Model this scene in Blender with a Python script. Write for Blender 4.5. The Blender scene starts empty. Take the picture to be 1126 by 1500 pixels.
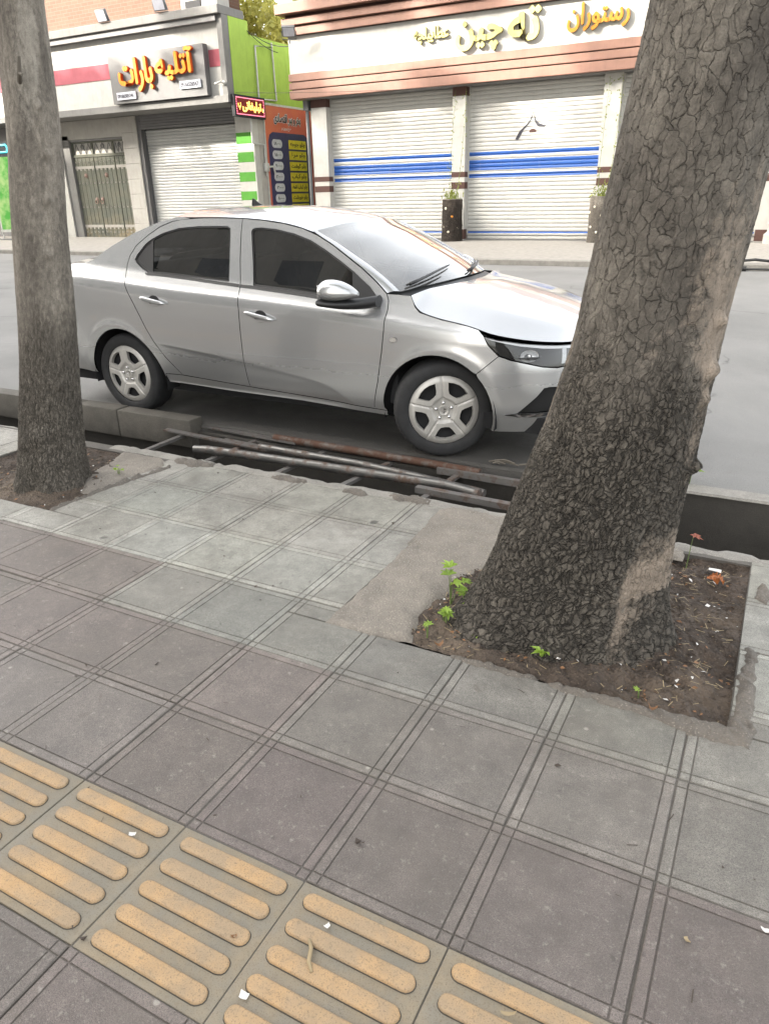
import bpy, bmesh, math, random, unicodedata
import numpy as np
from mathutils import Vector, Matrix, noise as mnoise
from mathutils.geometry import delaunay_2d_cdt
random.seed(7); rng = np.random.default_rng(11)
SC = bpy.context.scene; COL = SC.collection
PI = math.pi
# ------------------------------------------------------------------ camera
CAM_H = 1.547
cd = bpy.data.cameras.new('camera'); cam = bpy.data.objects.new('camera', cd); COL.objects.link(cam)
cr = Vector((.88561018, .46393743, -.02136989)); cu = Vector((-.16837548, .36361429, .9162065)); cf = Vector((-.43283289, .80780364, -.4001362))
m = Matrix((cr, cu, -cf)).transposed().to_4x4(); m.translation = (0, 0, CAM_H); cam.matrix_world = m
cd.sensor_fit = 'VERTICAL'; cd.sensor_height = 24; cd.lens = 1069.463/1500*24; cd.clip_start = .05; cd.clip_end = 900
SC.camera = cam
# ------------------------------------------------------------------ light
SUN_EL = math.radians(27); SUN_AZ = math.radians(230)          # azimuth from +Y clockwise, where the sun stands
w = bpy.data.worlds.new('World'); SC.world = w; w.use_nodes = True
wn = w.node_tree; bg = wn.nodes['Background']; sky = wn.nodes.new('ShaderNodeTexSky')
sky.sky_type = 'NISHITA'; sky.sun_disc = False; sky.sun_elevation = SUN_EL; sky.sun_rotation = SUN_AZ
sky.air_density = 1.0; sky.dust_density = 6.0; sky.ozone_density = .6
hsv = wn.nodes.new('ShaderNodeHueSaturation'); hsv.inputs['Saturation'].default_value = .28      # hazy, whitish sky
wn.links.new(sky.outputs[0], hsv.inputs['Color']); warm = wn.nodes.new('ShaderNodeMix'); warm.data_type = 'RGBA'; warm.blend_type = 'MULTIPLY'; warm.inputs[0].default_value = 1; warm.inputs[7].default_value = (1, .98, .93, 1)
wn.links.new(hsv.outputs[0], warm.inputs[6]); wn.links.new(warm.outputs[2], bg.inputs[0]); bg.inputs[1].default_value = .15
sd = bpy.data.lights.new('sun', 'SUN'); sun = bpy.data.objects.new('sun', sd); COL.objects.link(sun)
sd.energy = 2.0; sd.angle = math.radians(.55); sd.color = (1, .93, .82)
tosun = Vector((math.sin(SUN_AZ)*math.cos(SUN_EL), math.cos(SUN_AZ)*math.cos(SUN_EL), math.sin(SUN_EL)))
sun.rotation_euler = tosun.to_track_quat('Z', 'Y').to_euler(); sun.location = (-10, -20, 30)
vs = SC.view_settings; vs.view_transform = 'Standard'; vs.look = 'None'; vs.gamma = 1; vs.exposure = 2.95; vs.use_curve_mapping = False
SC.cycles.max_bounces = 8; SC.cycles.diffuse_bounces = 4; SC.cycles.glossy_bounces = 4; SC.cycles.transparent_max_bounces = 16
SC.cycles.sample_clamp_indirect = 6

# ------------------------------------------------------------------ helpers
def tag(o, label=None, cat=None, group=None, kind=None):
    for k, v in (('label', label), ('category', cat), ('group', group), ('kind', kind)):
        if v: o[k] = v
    return o
def empty(name, loc=(0, 0, 0), rz=0, label=None, cat=None, group=None):
    o = bpy.data.objects.new(name, None); COL.objects.link(o); o.location = loc; o.rotation_euler = (0, 0, rz)
    o.empty_display_size = .1
    return tag(o, label, cat, group)
def mesh(name, V, F, mat, parent=None, smooth=False, loc=None, normals=None, attrs=None, uv=None, auto=None):
    me = bpy.data.meshes.new(name); me.from_pydata([tuple(map(float, v)) for v in V], [], [tuple(map(int, f)) for f in F]); me.update()
    mats = mat if isinstance(mat, (list, tuple)) else [mat]
    for q in mats: me.materials.append(q)
    o = bpy.data.objects.new(name, me); COL.objects.link(o)
    if parent: o.parent = parent
    if loc is not None: o.location = loc
    if smooth: me.shade_smooth()
    if auto: me.set_sharp_from_angle(angle=math.radians(auto))
    if normals is not None:
        me.shade_smooth(); me.normals_split_custom_set_from_vertices([tuple(map(float, n)) for n in normals])
    for k, vals in (attrs or {}).items():
        vals = np.asarray(vals, float)
        if vals.ndim == 1:
            a = me.attributes.new(k, 'FLOAT', 'POINT'); a.data.foreach_set('value', vals.ravel())
        else:
            a = me.attributes.new(k, 'FLOAT_COLOR', 'POINT'); a.data.foreach_set('color', np.c_[vals, np.ones(len(vals))].ravel())
    if uv is not None:
        l = me.uv_layers.new(name='UVMap'); idx = np.empty(len(me.loops), int); me.loops.foreach_get('vertex_index', idx)
        l.data.foreach_set('uv', np.asarray(uv, float)[idx].ravel())
    return o
class MB:
    """collects simple shapes into one mesh"""
    def __init__(s): s.V = []; s.F = []; s.M = []
    def add(s, V, F, mi=0):
        b = len(s.V); s.V += [tuple(map(float, v)) for v in V]; s.F += [tuple(int(i)+b for i in f) for f in F]; s.M += [mi]*len(F); return s
    def box(s, x0, x1, y0, y1, z0, z1, mi=0, bev=0., rot=None, org=None):
        if bev > 0:
            bm = bmesh.new(); bmesh.ops.create_cube(bm, size=1)
            for v in bm.verts: v.co = ((x0+x1)/2+v.co.x*(x1-x0), (y0+y1)/2+v.co.y*(y1-y0), (z0+z1)/2+v.co.z*(z1-z0))
            bmesh.ops.bevel(bm, geom=bm.edges[:], offset=bev, segments=2, affect='EDGES', profile=.5)
            bm.verts.index_update(); V = [v.co.copy() for v in bm.verts]; F = [[v.index for v in f.verts] for f in bm.faces]; bm.free()
        else:
            V = [Vector(p) for p in ((x0,y0,z0),(x1,y0,z0),(x1,y1,z0),(x0,y1,z0),(x0,y0,z1),(x1,y0,z1),(x1,y1,z1),(x0,y1,z1))]
            F = [(0,3,2,1),(4,5,6,7),(0,1,5,4),(1,2,6,5),(2,3,7,6),(3,0,4,7)]
        if rot is not None:
            og = Vector(org if org is not None else ((x0+x1)/2,(y0+y1)/2,(z0+z1)/2)); V = [rot @ (v-og)+og for v in V]
        return s.add(V, F, mi)
    def tube(s, pts, r, n=10, cap=True, mi=0):
        pts = [Vector(p) for p in pts]; k = len(pts); rs = r if isinstance(r, (list, tuple)) else [r]*k
        V = []; up = Vector((0, 0, 1)); t0 = (pts[1]-pts[0]).normalized(); a = t0.cross(up if abs(t0.z) < .9 else Vector((1, 0, 0))).normalized()
        for i, p in enumerate(pts):
            t = (pts[min(i+1, k-1)]-pts[max(i-1, 0)]).normalized(); a = (a-t*a.dot(t)).normalized(); b = t.cross(a)
            for j in range(n):
                q = 2*PI*j/n; V.append(p+(a*math.cos(q)+b*math.sin(q))*rs[i])
        F = [(i*n+j, i*n+(j+1) % n, (i+1)*n+(j+1) % n, (i+1)*n+j) for i in range(k-1) for j in range(n)]
        if cap: F += [tuple(range(n))[::-1], tuple(range((k-1)*n, k*n))]
        return s.add(V, F, mi)
    def lathe(s, prof, n=32, axis='z', org=(0, 0, 0), mi=0):
        """prof: list of (radius, height)"""
        V = []
        for r, h in prof:
            for j in range(n):
                q = 2*PI*j/n; c, d = r*math.cos(q), r*math.sin(q)
                V.append({'z': (c, d, h), 'y': (c, h, d), 'x': (h, c, d)}[axis])
        V = [(a+org[0], b+org[1], c+org[2]) for a, b, c in V]
        F = [(i*n+j, i*n+(j+1) % n, (i+1)*n+(j+1) % n, (i+1)*n+j) for i in range(len(prof)-1) for j in range(n)]
        return s.add(V, F, mi)
    def grid(s, P, mi=0, flip=False):
        P = np.asarray(P, float); a, b = P.shape[:2]
        F = [(i*b+j, i*b+j+1, (i+1)*b+j+1, (i+1)*b+j) for i in range(a-1) for j in range(b-1)]
        if flip: F = [f[::-1] for f in F]
        return s.add(P.reshape(-1, 3), F, mi)
    def obj(s, name, mat, parent=None, smooth=False, auto=None, **k):
        o = mesh(name, s.V, s.F, mat, parent, smooth or bool(auto), auto=auto, **k)
        if max(s.M, default=0) > 0: o.data.polygons.foreach_set('material_index', s.M)
        return o
# node helper
class NT:
    def __init__(s, name):
        s.m = bpy.data.materials.new(name); s.m.use_nodes = True; s.t = s.m.node_tree
        s.p = s.t.nodes['Principled BSDF']; s.out = s.t.nodes['Material Output']
    def n(s, typ, out=0, _p=None, **kw):
        nd = s.t.nodes.new('ShaderNode'+typ)
        for k, v in (_p or {}).items(): setattr(nd, k, v)
        for k, v in kw.items(): s.set(nd, k, v)
        return nd.outputs[out]
    def set(s, nd, k, v):
        if isinstance(k, str) and k.startswith('i') and k[1:].isdigit(): i = nd.inputs[int(k[1:])]
        else: i = nd.inputs[k.replace('_', ' ')] if isinstance(k, str) else nd.inputs[k]
        if isinstance(v, bpy.types.NodeSocket): s.t.links.new(v, i)
        elif isinstance(v, tuple) and len(v) == 3 and i.type == 'RGBA': i.default_value = (*v, 1)
        else: i.default_value = v
    def P(s, **kw):
        for k, v in kw.items(): s.set(s.p, k, v)
        return s
    def obj(s): return s.n('TexCoord', 3)
    def uv(s): return s.n('TexCoord', 2)
    def pos(s): return s.n('NewGeometry', 0)
    def attr(s, name, out=0): return s.n('Attribute', out, {'attribute_name': name})
    def mapp(s, v, scale=(1, 1, 1), loc=(0, 0, 0), rot=(0, 0, 0)): return s.n('Mapping', 0, None, Vector=v, Scale=scale, Location=loc, Rotation=rot)
    def noise(s, v, scale, detail=4, rough=.55, dist=0, out=0): return s.n('TexNoise', out, None, Vector=v, Scale=scale, Detail=detail, Roughness=rough, Distortion=dist)
    def vor(s, v, scale, feature='F1', rnd=1., out=0): return s.n('TexVoronoi', out, {'feature': feature}, Vector=v, Scale=scale, Randomness=rnd)
    def ramp(s, f, *stops, interp='LINEAR'):
        nd = s.t.nodes.new('ShaderNodeValToRGB'); nd.color_ramp.interpolation = interp; e = nd.color_ramp.elements
        while len(e) < len(stops): e.new(.5)
        for k, (p, c) in enumerate(stops):
            e[k].position = p; e[k].color = (c, c, c, 1) if not isinstance(c, tuple) else (*c, 1)
        s.t.links.new(f, nd.inputs[0]); return nd.outputs[0]
    def math(s, op, a, b=0., c=None, clamp=False):
        nd = s.t.nodes.new('ShaderNodeMath'); nd.operation = op; nd.use_clamp = clamp
        for i, v in enumerate((a, b) if c is None else (a, b, c)): s.set(nd, 'i%d' % i, v)
        return nd.outputs[0]
    def mix(s, f, a, b, mode='MIX'):
        nd = s.t.nodes.new('ShaderNodeMix'); nd.data_type = 'RGBA'; nd.blend_type = mode
        s.set(nd, 'i0', f); s.set(nd, 'i6', a); s.set(nd, 'i7', b); return nd.outputs[2]
    def bump(s, h, strength=.3, dist=.01, nrm=None):
        nd = s.t.nodes.new('ShaderNodeBump'); s.set(nd, 'Strength', strength); s.set(nd, 'Distance', dist); s.set(nd, 'Height', h)
        if nrm is not None: s.set(nd, 'Normal', nrm)
        s.set(s.p, 'Normal', nd.outputs[0]); return nd.outputs[0]
    def sep(s, v): 
        nd = s.t.nodes.new('ShaderNodeSeparateXYZ'); s.t.links.new(v, nd.inputs[0]); return nd.outputs
def plain(name, col, rough=.6, metal=0., var=.12, scale=6., bump=.0, bscale=120., dirt=0., **kw):
    """procedural paint / plaster / metal: a base colour with mottling, a little grime and fine relief"""
    t = NT(name); v = t.obj(); n = t.noise(v, scale, 5); lo = tuple(c*(1-var) for c in col); hi = tuple(min(1, c*(1+var)) for c in col)
    c = t.mix(t.ramp(n, (.3, 0.), (.7, 1.)), lo, hi)
    if dirt:
        d = t.noise(v, scale*.35, 7, .7); c = t.mix(t.ramp(d, (.52, 0.), (.75, dirt)), c, tuple(x*.45 for x in col))
    t.P(Base_Color=c, Roughness=rough, Metallic=metal, **kw)
    if bump: t.bump(t.noise(v, bscale, 4, .6), bump, .004)
    return t.m
# ------------------------------------------------------------------ ground materials
S = .382; GX = -3.09045*S; GY = 2.70166*S
def m_tile():
    t = NT('paving_concrete'); v = t.pos(); tint = t.attr('tint'); dirt = t.attr('dirt', 2)
    n = t.noise(v, 9, 7, .62); n2 = t.noise(v, 420, 3, .7); n3 = t.noise(v, 2.2, 6, .7, .4)
    c = t.mix(t.ramp(n, (.3, 0.), (.72, 1.)), (.68, .68, .68), (1.2, 1.2, 1.2)); c = t.mix(1., c, t.mix(t.ramp(t.noise(v, 38, 5, .7), (.3, 0.), (.7, 1.)), (.86,)*3, (1.12,)*3), 'MULTIPLY'); c = t.mix(1., tint, c, 'MULTIPLY')
    c = t.mix(t.ramp(n2, (.36, .8), (.56, 0.)), c, (.045, .039, .035)); n4 = t.noise(v, 160, 4, .75); c = t.mix(t.ramp(n4, (.54, 0.), (.74, .34)), c, (.30, .28, .245)); c = t.mix(t.ramp(t.noise(v, 55, 5, .7), (.56, 0.), (.7, .4)), c, (.085, .075, .066))
    st = t.noise(v, 26, 3, .5, .3); c = t.mix(t.ramp(st, (.70, 0.), (.76, .5)), c, (.045, .04, .036))
    c = t.mix(t.ramp(n3, (.48, 0.), (.70, .6)), c, (.095, .082, .07)); c = t.mix(t.math('MULTIPLY', t.ramp(t.noise(v, 15, 5, .7, .6), (.60, 0.), (.70, .6)), t.ramp(t.noise(v, 1.3, 2), (.45, 0.), (.6, 1.))), c, (.085, .072, .058))
    c = t.mix(t.ramp(t.noise(v, 34, 6, .75), (.58, 0.), (.72, .38)), c, (.36, .34, .30))
    gm = t.vor(t.n('VectorMath', 0, {'operation': 'MULTIPLY_ADD'}, i0=t.noise(v, 30, 3, .6, 0, 1), i1=(.03, .03, 0), i2=v), 2.6, 'F1'); c = t.mix(t.ramp(gm, (.045, .8), (.075, 0.)), c, (.05, .045, .04)); c = t.mix(t.ramp(t.vor(t.mapp(v, (1, 1, 1), (3, 7, 0)), 5.5, 'F1'), (.03, .5), (.05, 0.)), c, (.34, .32, .28))
    c = t.mix(t.math('MULTIPLY', dirt, t.ramp(t.noise(v, 12, 4, .6), (.3, .25), (.62, .75))), c, (.09, .08, .068))
    t.P(Base_Color=c, Roughness=t.ramp(n, (.2, .52), (.8, .74)), Specular_IOR_Level=.4)
    vo = t.vor(t.mapp(v, (1, 1, 1)), 330, 'SMOOTH_F1'); h = t.math('ADD', t.math('MULTIPLY', vo, .6), t.math('MULTIPLY', n, .8))
    t.bump(h, .5, .005); return t.m
def m_asphalt():
    t = NT('asphalt'); v = t.pos(); n = t.noise(v, 150, 4, .75); b = t.noise(v, .55, 7, .65, .3); s = t.vor(v, 120, 'F1')
    c = t.mix(t.ramp(b, (.3, 0.), (.7, 1.)), (.165, .162, .155), (.245, .239, .228))
    c = t.mix(t.ramp(n, (.36, .55), (.62, 0.)), c, (.085, .082, .078)); c = t.mix(t.ramp(s, (.06, .5), (.2, 0.)), c, (.33, .315, .29))
    c = t.mix(t.ramp(t.noise(v, 3.5, 6, .7), (.6, 0.), (.72, .4)), c, (.14, .132, .12))
    xyz = t.sep(v); wob = t.math('MULTIPLY', t.math('SUBTRACT', t.noise(v, 2.3, 5, .65), .5), .9)          # shade under the parked car painted into the asphalt, over gutter dirt
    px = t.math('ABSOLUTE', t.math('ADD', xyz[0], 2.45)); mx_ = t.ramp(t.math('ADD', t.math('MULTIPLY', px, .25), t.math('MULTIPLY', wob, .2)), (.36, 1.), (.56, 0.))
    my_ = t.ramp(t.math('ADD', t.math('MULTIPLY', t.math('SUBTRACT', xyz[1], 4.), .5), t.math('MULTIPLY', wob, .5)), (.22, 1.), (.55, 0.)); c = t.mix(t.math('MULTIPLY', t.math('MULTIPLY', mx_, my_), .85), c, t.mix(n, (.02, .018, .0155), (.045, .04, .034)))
    cr_ = t.vor(t.mapp(t.n('VectorMath', 0, {'operation': 'MULTIPLY_ADD'}, i0=t.noise(v, 2, 4, .6, 0, 1), i1=(.5, .5, 0), i2=v), (1, 1, 0)), .35, 'DISTANCE_TO_EDGE'); c = t.mix(t.math('MULTIPLY', t.ramp(cr_, (.0, .7), (.006, 0.)), t.ramp(t.noise(v, .6, 3), (.5, 0.), (.58, 1.))), c, (.05, .047, .042))
    t.P(Base_Color=c, Roughness=.86); t.bump(t.math('ADD', n, s), .5, .006); return t.m
def m_conc(name, col, coarse=.0, dirt=.4, rough=.85):
    t = NT(name); v = t.pos(); n = t.noise(v, 7, 7, .65); f = t.noise(v, 170, 4, .75); g = t.vor(v, 95, 'F1')
    c = t.mix(t.ramp(n, (.28, 0.), (.72, 1.)), tuple(x*.72 for x in col), tuple(x*1.15 for x in col))
    c = t.mix(t.ramp(f, (.36, .45), (.6, 0.)), c, tuple(x*.45 for x in col))
    if coarse: c = t.mix(t.ramp(g, (.1, coarse), (.3, 0.)), c, tuple(x*1.5 for x in col))
    c = t.mix(t.ramp(t.noise(v, 3, 7, .7, .3), (.55, 0.), (.78, dirt)), c, (.05, .045, .04))
    t.P(Base_Color=c, Roughness=rough); t.bump(t.math('ADD', t.math('MULTIPLY', f, .7), t.math('MULTIPLY', g, coarse)), .6, .008); return t.m
def m_soil():
    t = NT('soil'); v = t.pos(); n = t.noise(v, 14, 8, .72); g = t.vor(v, 75, 'F1'); b = t.noise(v, 1.7, 3)
    c = t.mix(t.ramp(n, (.3, 0.), (.7, 1.)), (.022, .016, .012), (.085, .062, .046))
    c = t.mix(t.ramp(b, (.5, 0.), (.72, .75)), c, (.17, .13, .095)); c = t.mix(t.ramp(g, (.1, .5), (.24, 0.)), c, (.16, .125, .095))
    t.P(Base_Color=c, Roughness=.95); t.bump(t.math('ADD', n, t.math('MULTIPLY', g, -.6)), .9, .02); return t.m
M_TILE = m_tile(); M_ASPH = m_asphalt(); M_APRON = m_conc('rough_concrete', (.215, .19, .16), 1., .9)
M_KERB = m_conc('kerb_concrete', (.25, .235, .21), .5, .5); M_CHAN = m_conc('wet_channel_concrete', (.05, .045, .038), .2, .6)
M_MORT = m_conc('grey_mortar', (.135, .118, .10), 1., .7); M_SOIL = m_soil(); M_FARPAVE = m_conc('far_pavement_concrete', (.30, .28, .25), .2, .3)
M_BED = m_conc('subbase', (.10, .09, .078), .2, .3)
def fbm(x, y, z=0., o=4):
    s = 0.; a = 1.; f = 1.
    for _ in range(o): s += a*mnoise.noise(Vector((x*f, y*f, z*f+3.1))); a *= .5; f *= 2.1
    return s
# ------------------------------------------------------------------ ground, road, channel
def struct(o, label=None): return tag(o, kind='structure', label=label)
b = MB(); b.grid([[(-300, -300, -1.0), (300, -300, -1.0)], [(-300, 300, -1.0), (300, 300, -1.0)]], flip=True); struct(b.obj('ground', M_BED))
def lip(x): return 4.06+.035*fbm(x*1.3, 5.)+(.0 if x < -3.7 else -.06 if x < -1.0 else .06)
xs = np.r_[-90, -30, np.arange(-12, 6, .08), 20, 70]; rows = []
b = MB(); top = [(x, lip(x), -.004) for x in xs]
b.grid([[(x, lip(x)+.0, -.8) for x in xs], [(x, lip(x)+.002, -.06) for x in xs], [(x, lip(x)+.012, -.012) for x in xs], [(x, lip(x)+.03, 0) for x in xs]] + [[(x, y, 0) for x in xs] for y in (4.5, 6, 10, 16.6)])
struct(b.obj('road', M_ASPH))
b = MB()
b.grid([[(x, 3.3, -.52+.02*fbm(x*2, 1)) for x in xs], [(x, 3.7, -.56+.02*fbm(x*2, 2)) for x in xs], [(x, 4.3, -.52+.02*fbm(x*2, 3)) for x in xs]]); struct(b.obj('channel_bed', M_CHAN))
b = MB()                                                          # road side wall of the open channel, bare concrete with a lip
for x0, x1 in ((-90, -3.74), (-3.738, -.62), (-.618, 2.4), (2.402, 40)):
    b.box(x0, x1, 3.96 if x0 < -.7 else 4.03, 4.0 if x0 < -.7 else 4.10, -.8, -.05 if x0 < -.7 else .012, bev=.01)
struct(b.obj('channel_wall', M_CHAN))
# thin pale kerb strip on top of the wall to the right of the car
b = MB(); xr = np.arange(-.62, 8, .1)
b.grid([[(x, 4.02+.012*fbm(x*5, 2), .012) for x in xr], [(x, 4.03+.012*fbm(x*5, 2), .024) for x in xr], [(x, 4.15+.02*fbm(x*4, 7), .02) for x in xr], [(x, 4.2+.02*fbm(x*4, 7), .0) for x in xr]])
struct(b.obj('kerb', M_KERB))
# sidewalk sub-base with two open tree pits and the pavement side channel wall
b = MB(); zb = -.0052
for x0, x1, y0, y1 in ((-90, 70, -6, 2.06), (-90, -4.43, 2.06, 3.36), (-4.43, -3.335, 2.06, 2.375), (-3.335, -1.375, 2.06, 3.36), (.075, 70, 2.06, 3.36), (-4.43, -3.335, 3.27, 3.36), (-1.375, .075, 3.29, 3.36)):
    b.add([(x0, y0, zb), (x1, y0, zb), (x1, y1, zb), (x0, y1, zb)], [(0, 1, 2, 3)])
b.grid([[(x, 3.36, zb) for x in xs], [(x, 3.37+.012*fbm(x*3, 4), -.02) for x in xs], [(x, 3.37, -.8) for x in xs]])
for x0, x1, y0, y1 in ((-4.43, -3.335, 2.375, 3.27), (-1.375, .075, 2.06, 3.29)):
    b.add([(x0, y0, zb), (x1, y0, zb), (x1, y1, zb), (x0, y1, zb), (x0, y0, -.16), (x1, y0, -.16), (x1, y1, -.16), (x0, y1, -.16)], [(0, 4, 5, 1), (1, 5, 6, 2), (2, 6, 7, 3), (3, 7, 4, 0), (4, 7, 6, 5)])
struct(b.obj('sidewalk_base', M_BED))
# ------------------------------------------------------------------ sidewalk tiles (surface pattern of the pavement)
HOLES = [(-1.375, .075, 2.065, 9.), (-4.43, -3.335, 2.375, 9.)]
prof = [(.0012, -.013, 1), (.0022, -.0035, .8), (.0045, -.0003, .12), (.0075, 0, 0), (.0285, 0, 0), (.0300, -.0034, .95), (.0325, -.0034, .95), (.0340, 0, 0)]
prof = prof+[(.11, 0, 0), (.191, 0, 0), (.272, 0, 0)]+[(S-a, h, d) for a, h, d in prof[::-1]]
V = []; F = []; TI = []; DI = []
def tile(x0, y0, clip, tint, hz, fine, j_=0):
    cx0, cx1, cy0, cy1 = clip
    def line(o, lo, hi):
        L = [(o+a, h, d) for a, h, d in prof if lo+.004 < o+a < hi-.004 or (lo <= o and o+a < lo+.02 and False)]
        full_lo = lo <= o+1e-6; full_hi = hi >= o+S-1e-6
        if full_lo: L = [(o+a, h, d) for a, h, d in prof[:3]]+[q for q in L if q[0] > o+.0046]
        else: L = [(lo+.002, -.013, 1), (lo+.004, 0, .2)]+L
        if full_hi: L = [q for q in L if q[0] < o+S-.0046]+[(o+a, h, d) for a, h, d in prof[-3:]]
        else: L = L+[(hi-.004, 0, .2), (hi-.002, -.013, 1)]
        return L
    LX = line(x0, cx0, cx1); LY = line(y0, cy0, cy1); b0 = len(V); nx = len(LX)
    if nx < 4 or len(LY) < 4: return
    c = [rng.normal(0, .0011) for _ in range(4)]; jx, jy = rng.normal(0, .0012, 2)
    for y, hy, dy in LY:
        for x, hx, dx in LX:
            u = (x-x0)/S; q = (y-y0)/S; h = min(hx, hy) if fine else (hx if hx < -.01 else hy if hy < -.01 else min(hx, hy)*.6)
            zz = (c[0]*(1-u)+c[1]*u)*(1-q)+(c[2]*(1-u)+c[3]*u)*q+hz
            V.append((x+jx*.6, y+jy*.6, h+zz+.0006*mnoise.noise(Vector((x*9, y*9, 0))))); sp = 1.22 if min(x-x0, x0+S-x, y-y0, y0+S-y) < .0295 and j_ < 4 else 1.; TI.append(tuple(q_*sp for q_ in tint)); DI.append(max(dx, dy)*(1 if fine else .8))
    for j in range(len(LY)-1):
        for i in range(nx-1): F.append((b0+j*nx+i, b0+j*nx+i+1, b0+(j+1)*nx+i+1, b0+(j+1)*nx+i))
mauve = np.array((.116, .097, .087)); grey = np.array((.178, .172, .152)); pale = np.array((.305, .296, .258))
for j in range(-8, 6):
    for i in range(-22, 11):
        if j == -1: continue
        x0 = GX+i*S; y0 = GY+j*S; x1 = x0+S; y1 = min(y0+S, 3.355)
        k = .5+.5*mnoise.noise(Vector((i*.7, j*.9, 5))); r_ = rng.random()
        if j <= 0: base = mauve*(.92+.25*k)+(.03 if i < -1 else 0)*np.array((1, .95, .95))
        elif j == 1: base = (mauve*.5+grey*.5)*(.95+.2*k) if i > -1 else mauve*(1.15+.2*k)
        elif j == 2: base = grey*(.95+.2*k) if i > -4 else mauve*1.3
        else: base = pale*(.85+.22*k)
        if i < -1: base = base*1.08
        base = base*(1+.10*(r_-.5)); base = base*np.array((1+.05*(rng.random()-.5), 1, 1+.05*(rng.random()-.5)))
        fine = True; hz = rng.normal(0, .0012)
        rects = [(x0, x1, y0, y1)]
        for hx0, hx1, hy0, hy1 in HOLES:
            nr = []
            for (a, bq, c, d) in rects:
                if bq <= hx0 or a >= hx1 or d <= hy0 or c >= hy1: nr.append((a, bq, c, d)); continue
                if c < hy0: nr.append((a, bq, c, hy0))
                if a < hx0: nr.append((a, hx0, max(c, hy0), d))
                if bq > hx1: nr.append((hx1, bq, max(c, hy0), d))
            rects = nr
        for q in rects:
            if q[1]-q[0] > .03 and q[3]-q[2] > .03: tile(x0, y0, q, tuple(base), hz, fine, j)
struct(mesh('sidewalk', V, F, M_TILE, attrs={'tint': TI, 'dirt': DI}))
# ------------------------------------------------------------------ tactile strip: yellow tiles, five raised bars each
def m_tact(name, col, worn):
    t = NT(name); v = t.pos(); n = t.noise(v, 22, 7, .7); f = t.noise(v, 300, 3, .7); k = t.noise(v, 6, 6, .65)
    c = t.mix(t.ramp(n, (.3, 0.), (.7, 1.)), tuple(x*.86 for x in col), tuple(x*1.1 for x in col))
    c = t.mix(t.ramp(k, (.42, worn), (.66, 0.)), c, (.15, .14, .115)); c = t.mix(t.ramp(f, (.34, .7), (.46, 0.)), c, (.10, .075, .05)); c = t.mix(t.ramp(t.noise(v, 70, 5, .75), (.57, 0.), (.68, .5)), c, (.13, .10, .065))
    c = t.mix(t.ramp(t.vor(v, 38, 'F1'), (.04, .75), (.075, 0.)), c, (.10, .075, .05))
    t.P(Base_Color=c, Roughness=.72); t.bump(t.math('ADD', f, n), .35, .003); return t.m
M_TB = m_tact('tactile_base', (.21, .165, .105), .8); M_TBAR = m_tact('tactile_bar', (.36, .225, .105), .5)
M_DIRTSHADE = m_conc('dirt_and_shade', (.05, .042, .032), .2, .3)  # dark ring at the bar feet: packed dirt plus shadow painted into the colour
b = MB()
for i in range(-22, 11):
    x0 = GX+i*S; y0 = GY-S; hz = rng.normal(0, .0008)
    b.box(x0+.0015, x0+S-.0015, y0+.0015, y0+S-.0015, -.013, -.0015+hz, bev=.003)
    for k in range(5):
        yc = y0+.044+k*.0735; r = .0205; L = .163; xc = x0+S/2; ring = []
        for sgn, a0 in ((1, -PI/2), (-1, PI/2)):
            for q in range(9):
                a = a0+PI*q/8; ring.append((sgn*(L-r)+r*math.cos(a), r*math.sin(a)))
        n = len(ring); Vb = []
        for sc_, h in ((1.14, -.0015), (1.03, .0002), (1.0, .0045), (.91, .0066), (.78, .0072)):
            for (px, py) in ring:
                l = math.hypot(py, max(0, abs(px)-(L-r))); cxx = math.copysign(min(abs(px), L-r), px)
                ja = 1+.07*mnoise.noise(Vector(((xc+px)*60, (yc+py)*60, k))); Vb.append((xc+cxx+(px-cxx)*sc_*ja, yc+py*sc_*ja, h*(1+.12*mnoise.noise(Vector(((xc+px)*25, yc*9, 1))))+hz))
        Fb = [(q*n+a, q*n+(a+1) % n, (q+1)*n+(a+1) % n, (q+1)*n+a) for q in range(1, 4) for a in range(n)]+[tuple(range(4*n, 5*n))]
        b.add(Vb, Fb, 1); b.add(Vb[:2*n], [(a, (a+1) % n, n+(a+1) % n, n+a) for a in range(n)], 2)
struct(b.obj('tactile_paving', [M_TB, M_TBAR, M_DIRTSHADE], auto=40))
# ------------------------------------------------------------------ kerb edging by the channel, concrete apron, soil pits
def patch(name, poly, z, mat, amp=.006, step=.02, edge=.012, kind='structure', f=9., hole=None, disp=None, rag=.008):
    """irregular ground patch: outline triangulated with an inner grid, height from noise, edge falls to the ground"""
    P = []
    for (a, c) in zip(poly, poly[1:]+poly[:1]):
        L = math.dist(a, c); n = max(1, int(L/step))
        for q in range(n):
            x = a[0]+(c[0]-a[0])*q/n; y = a[1]+(c[1]-a[1])*q/n
            P.append((x+rag*fbm(x*14, y*14, 1), y+rag*fbm(x*14, y*14, 8)))
    o, tris = fill2d(P, step); V = []; B = len(P); PA = np.array(P)
    for i, (x, y) in enumerate(o):
        d = np.min(np.hypot(PA[:, 0]-x, PA[:, 1]-y)) if i >= B else 0
        k = min(1, d/(edge*2.2)); k = k*(2-k)
        h = z*k-(1-k)*.012+amp*fbm(x*f, y*f)*k+(.004*fbm(x*90, y*90, 3, 2)*k if f > 20 else 0)
        if disp: h += disp(x, y)*k
        V.append((x, y, h))
    ob = mesh(name, V, tris, mat, smooth=True); tag(ob, kind=kind); return ob
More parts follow.
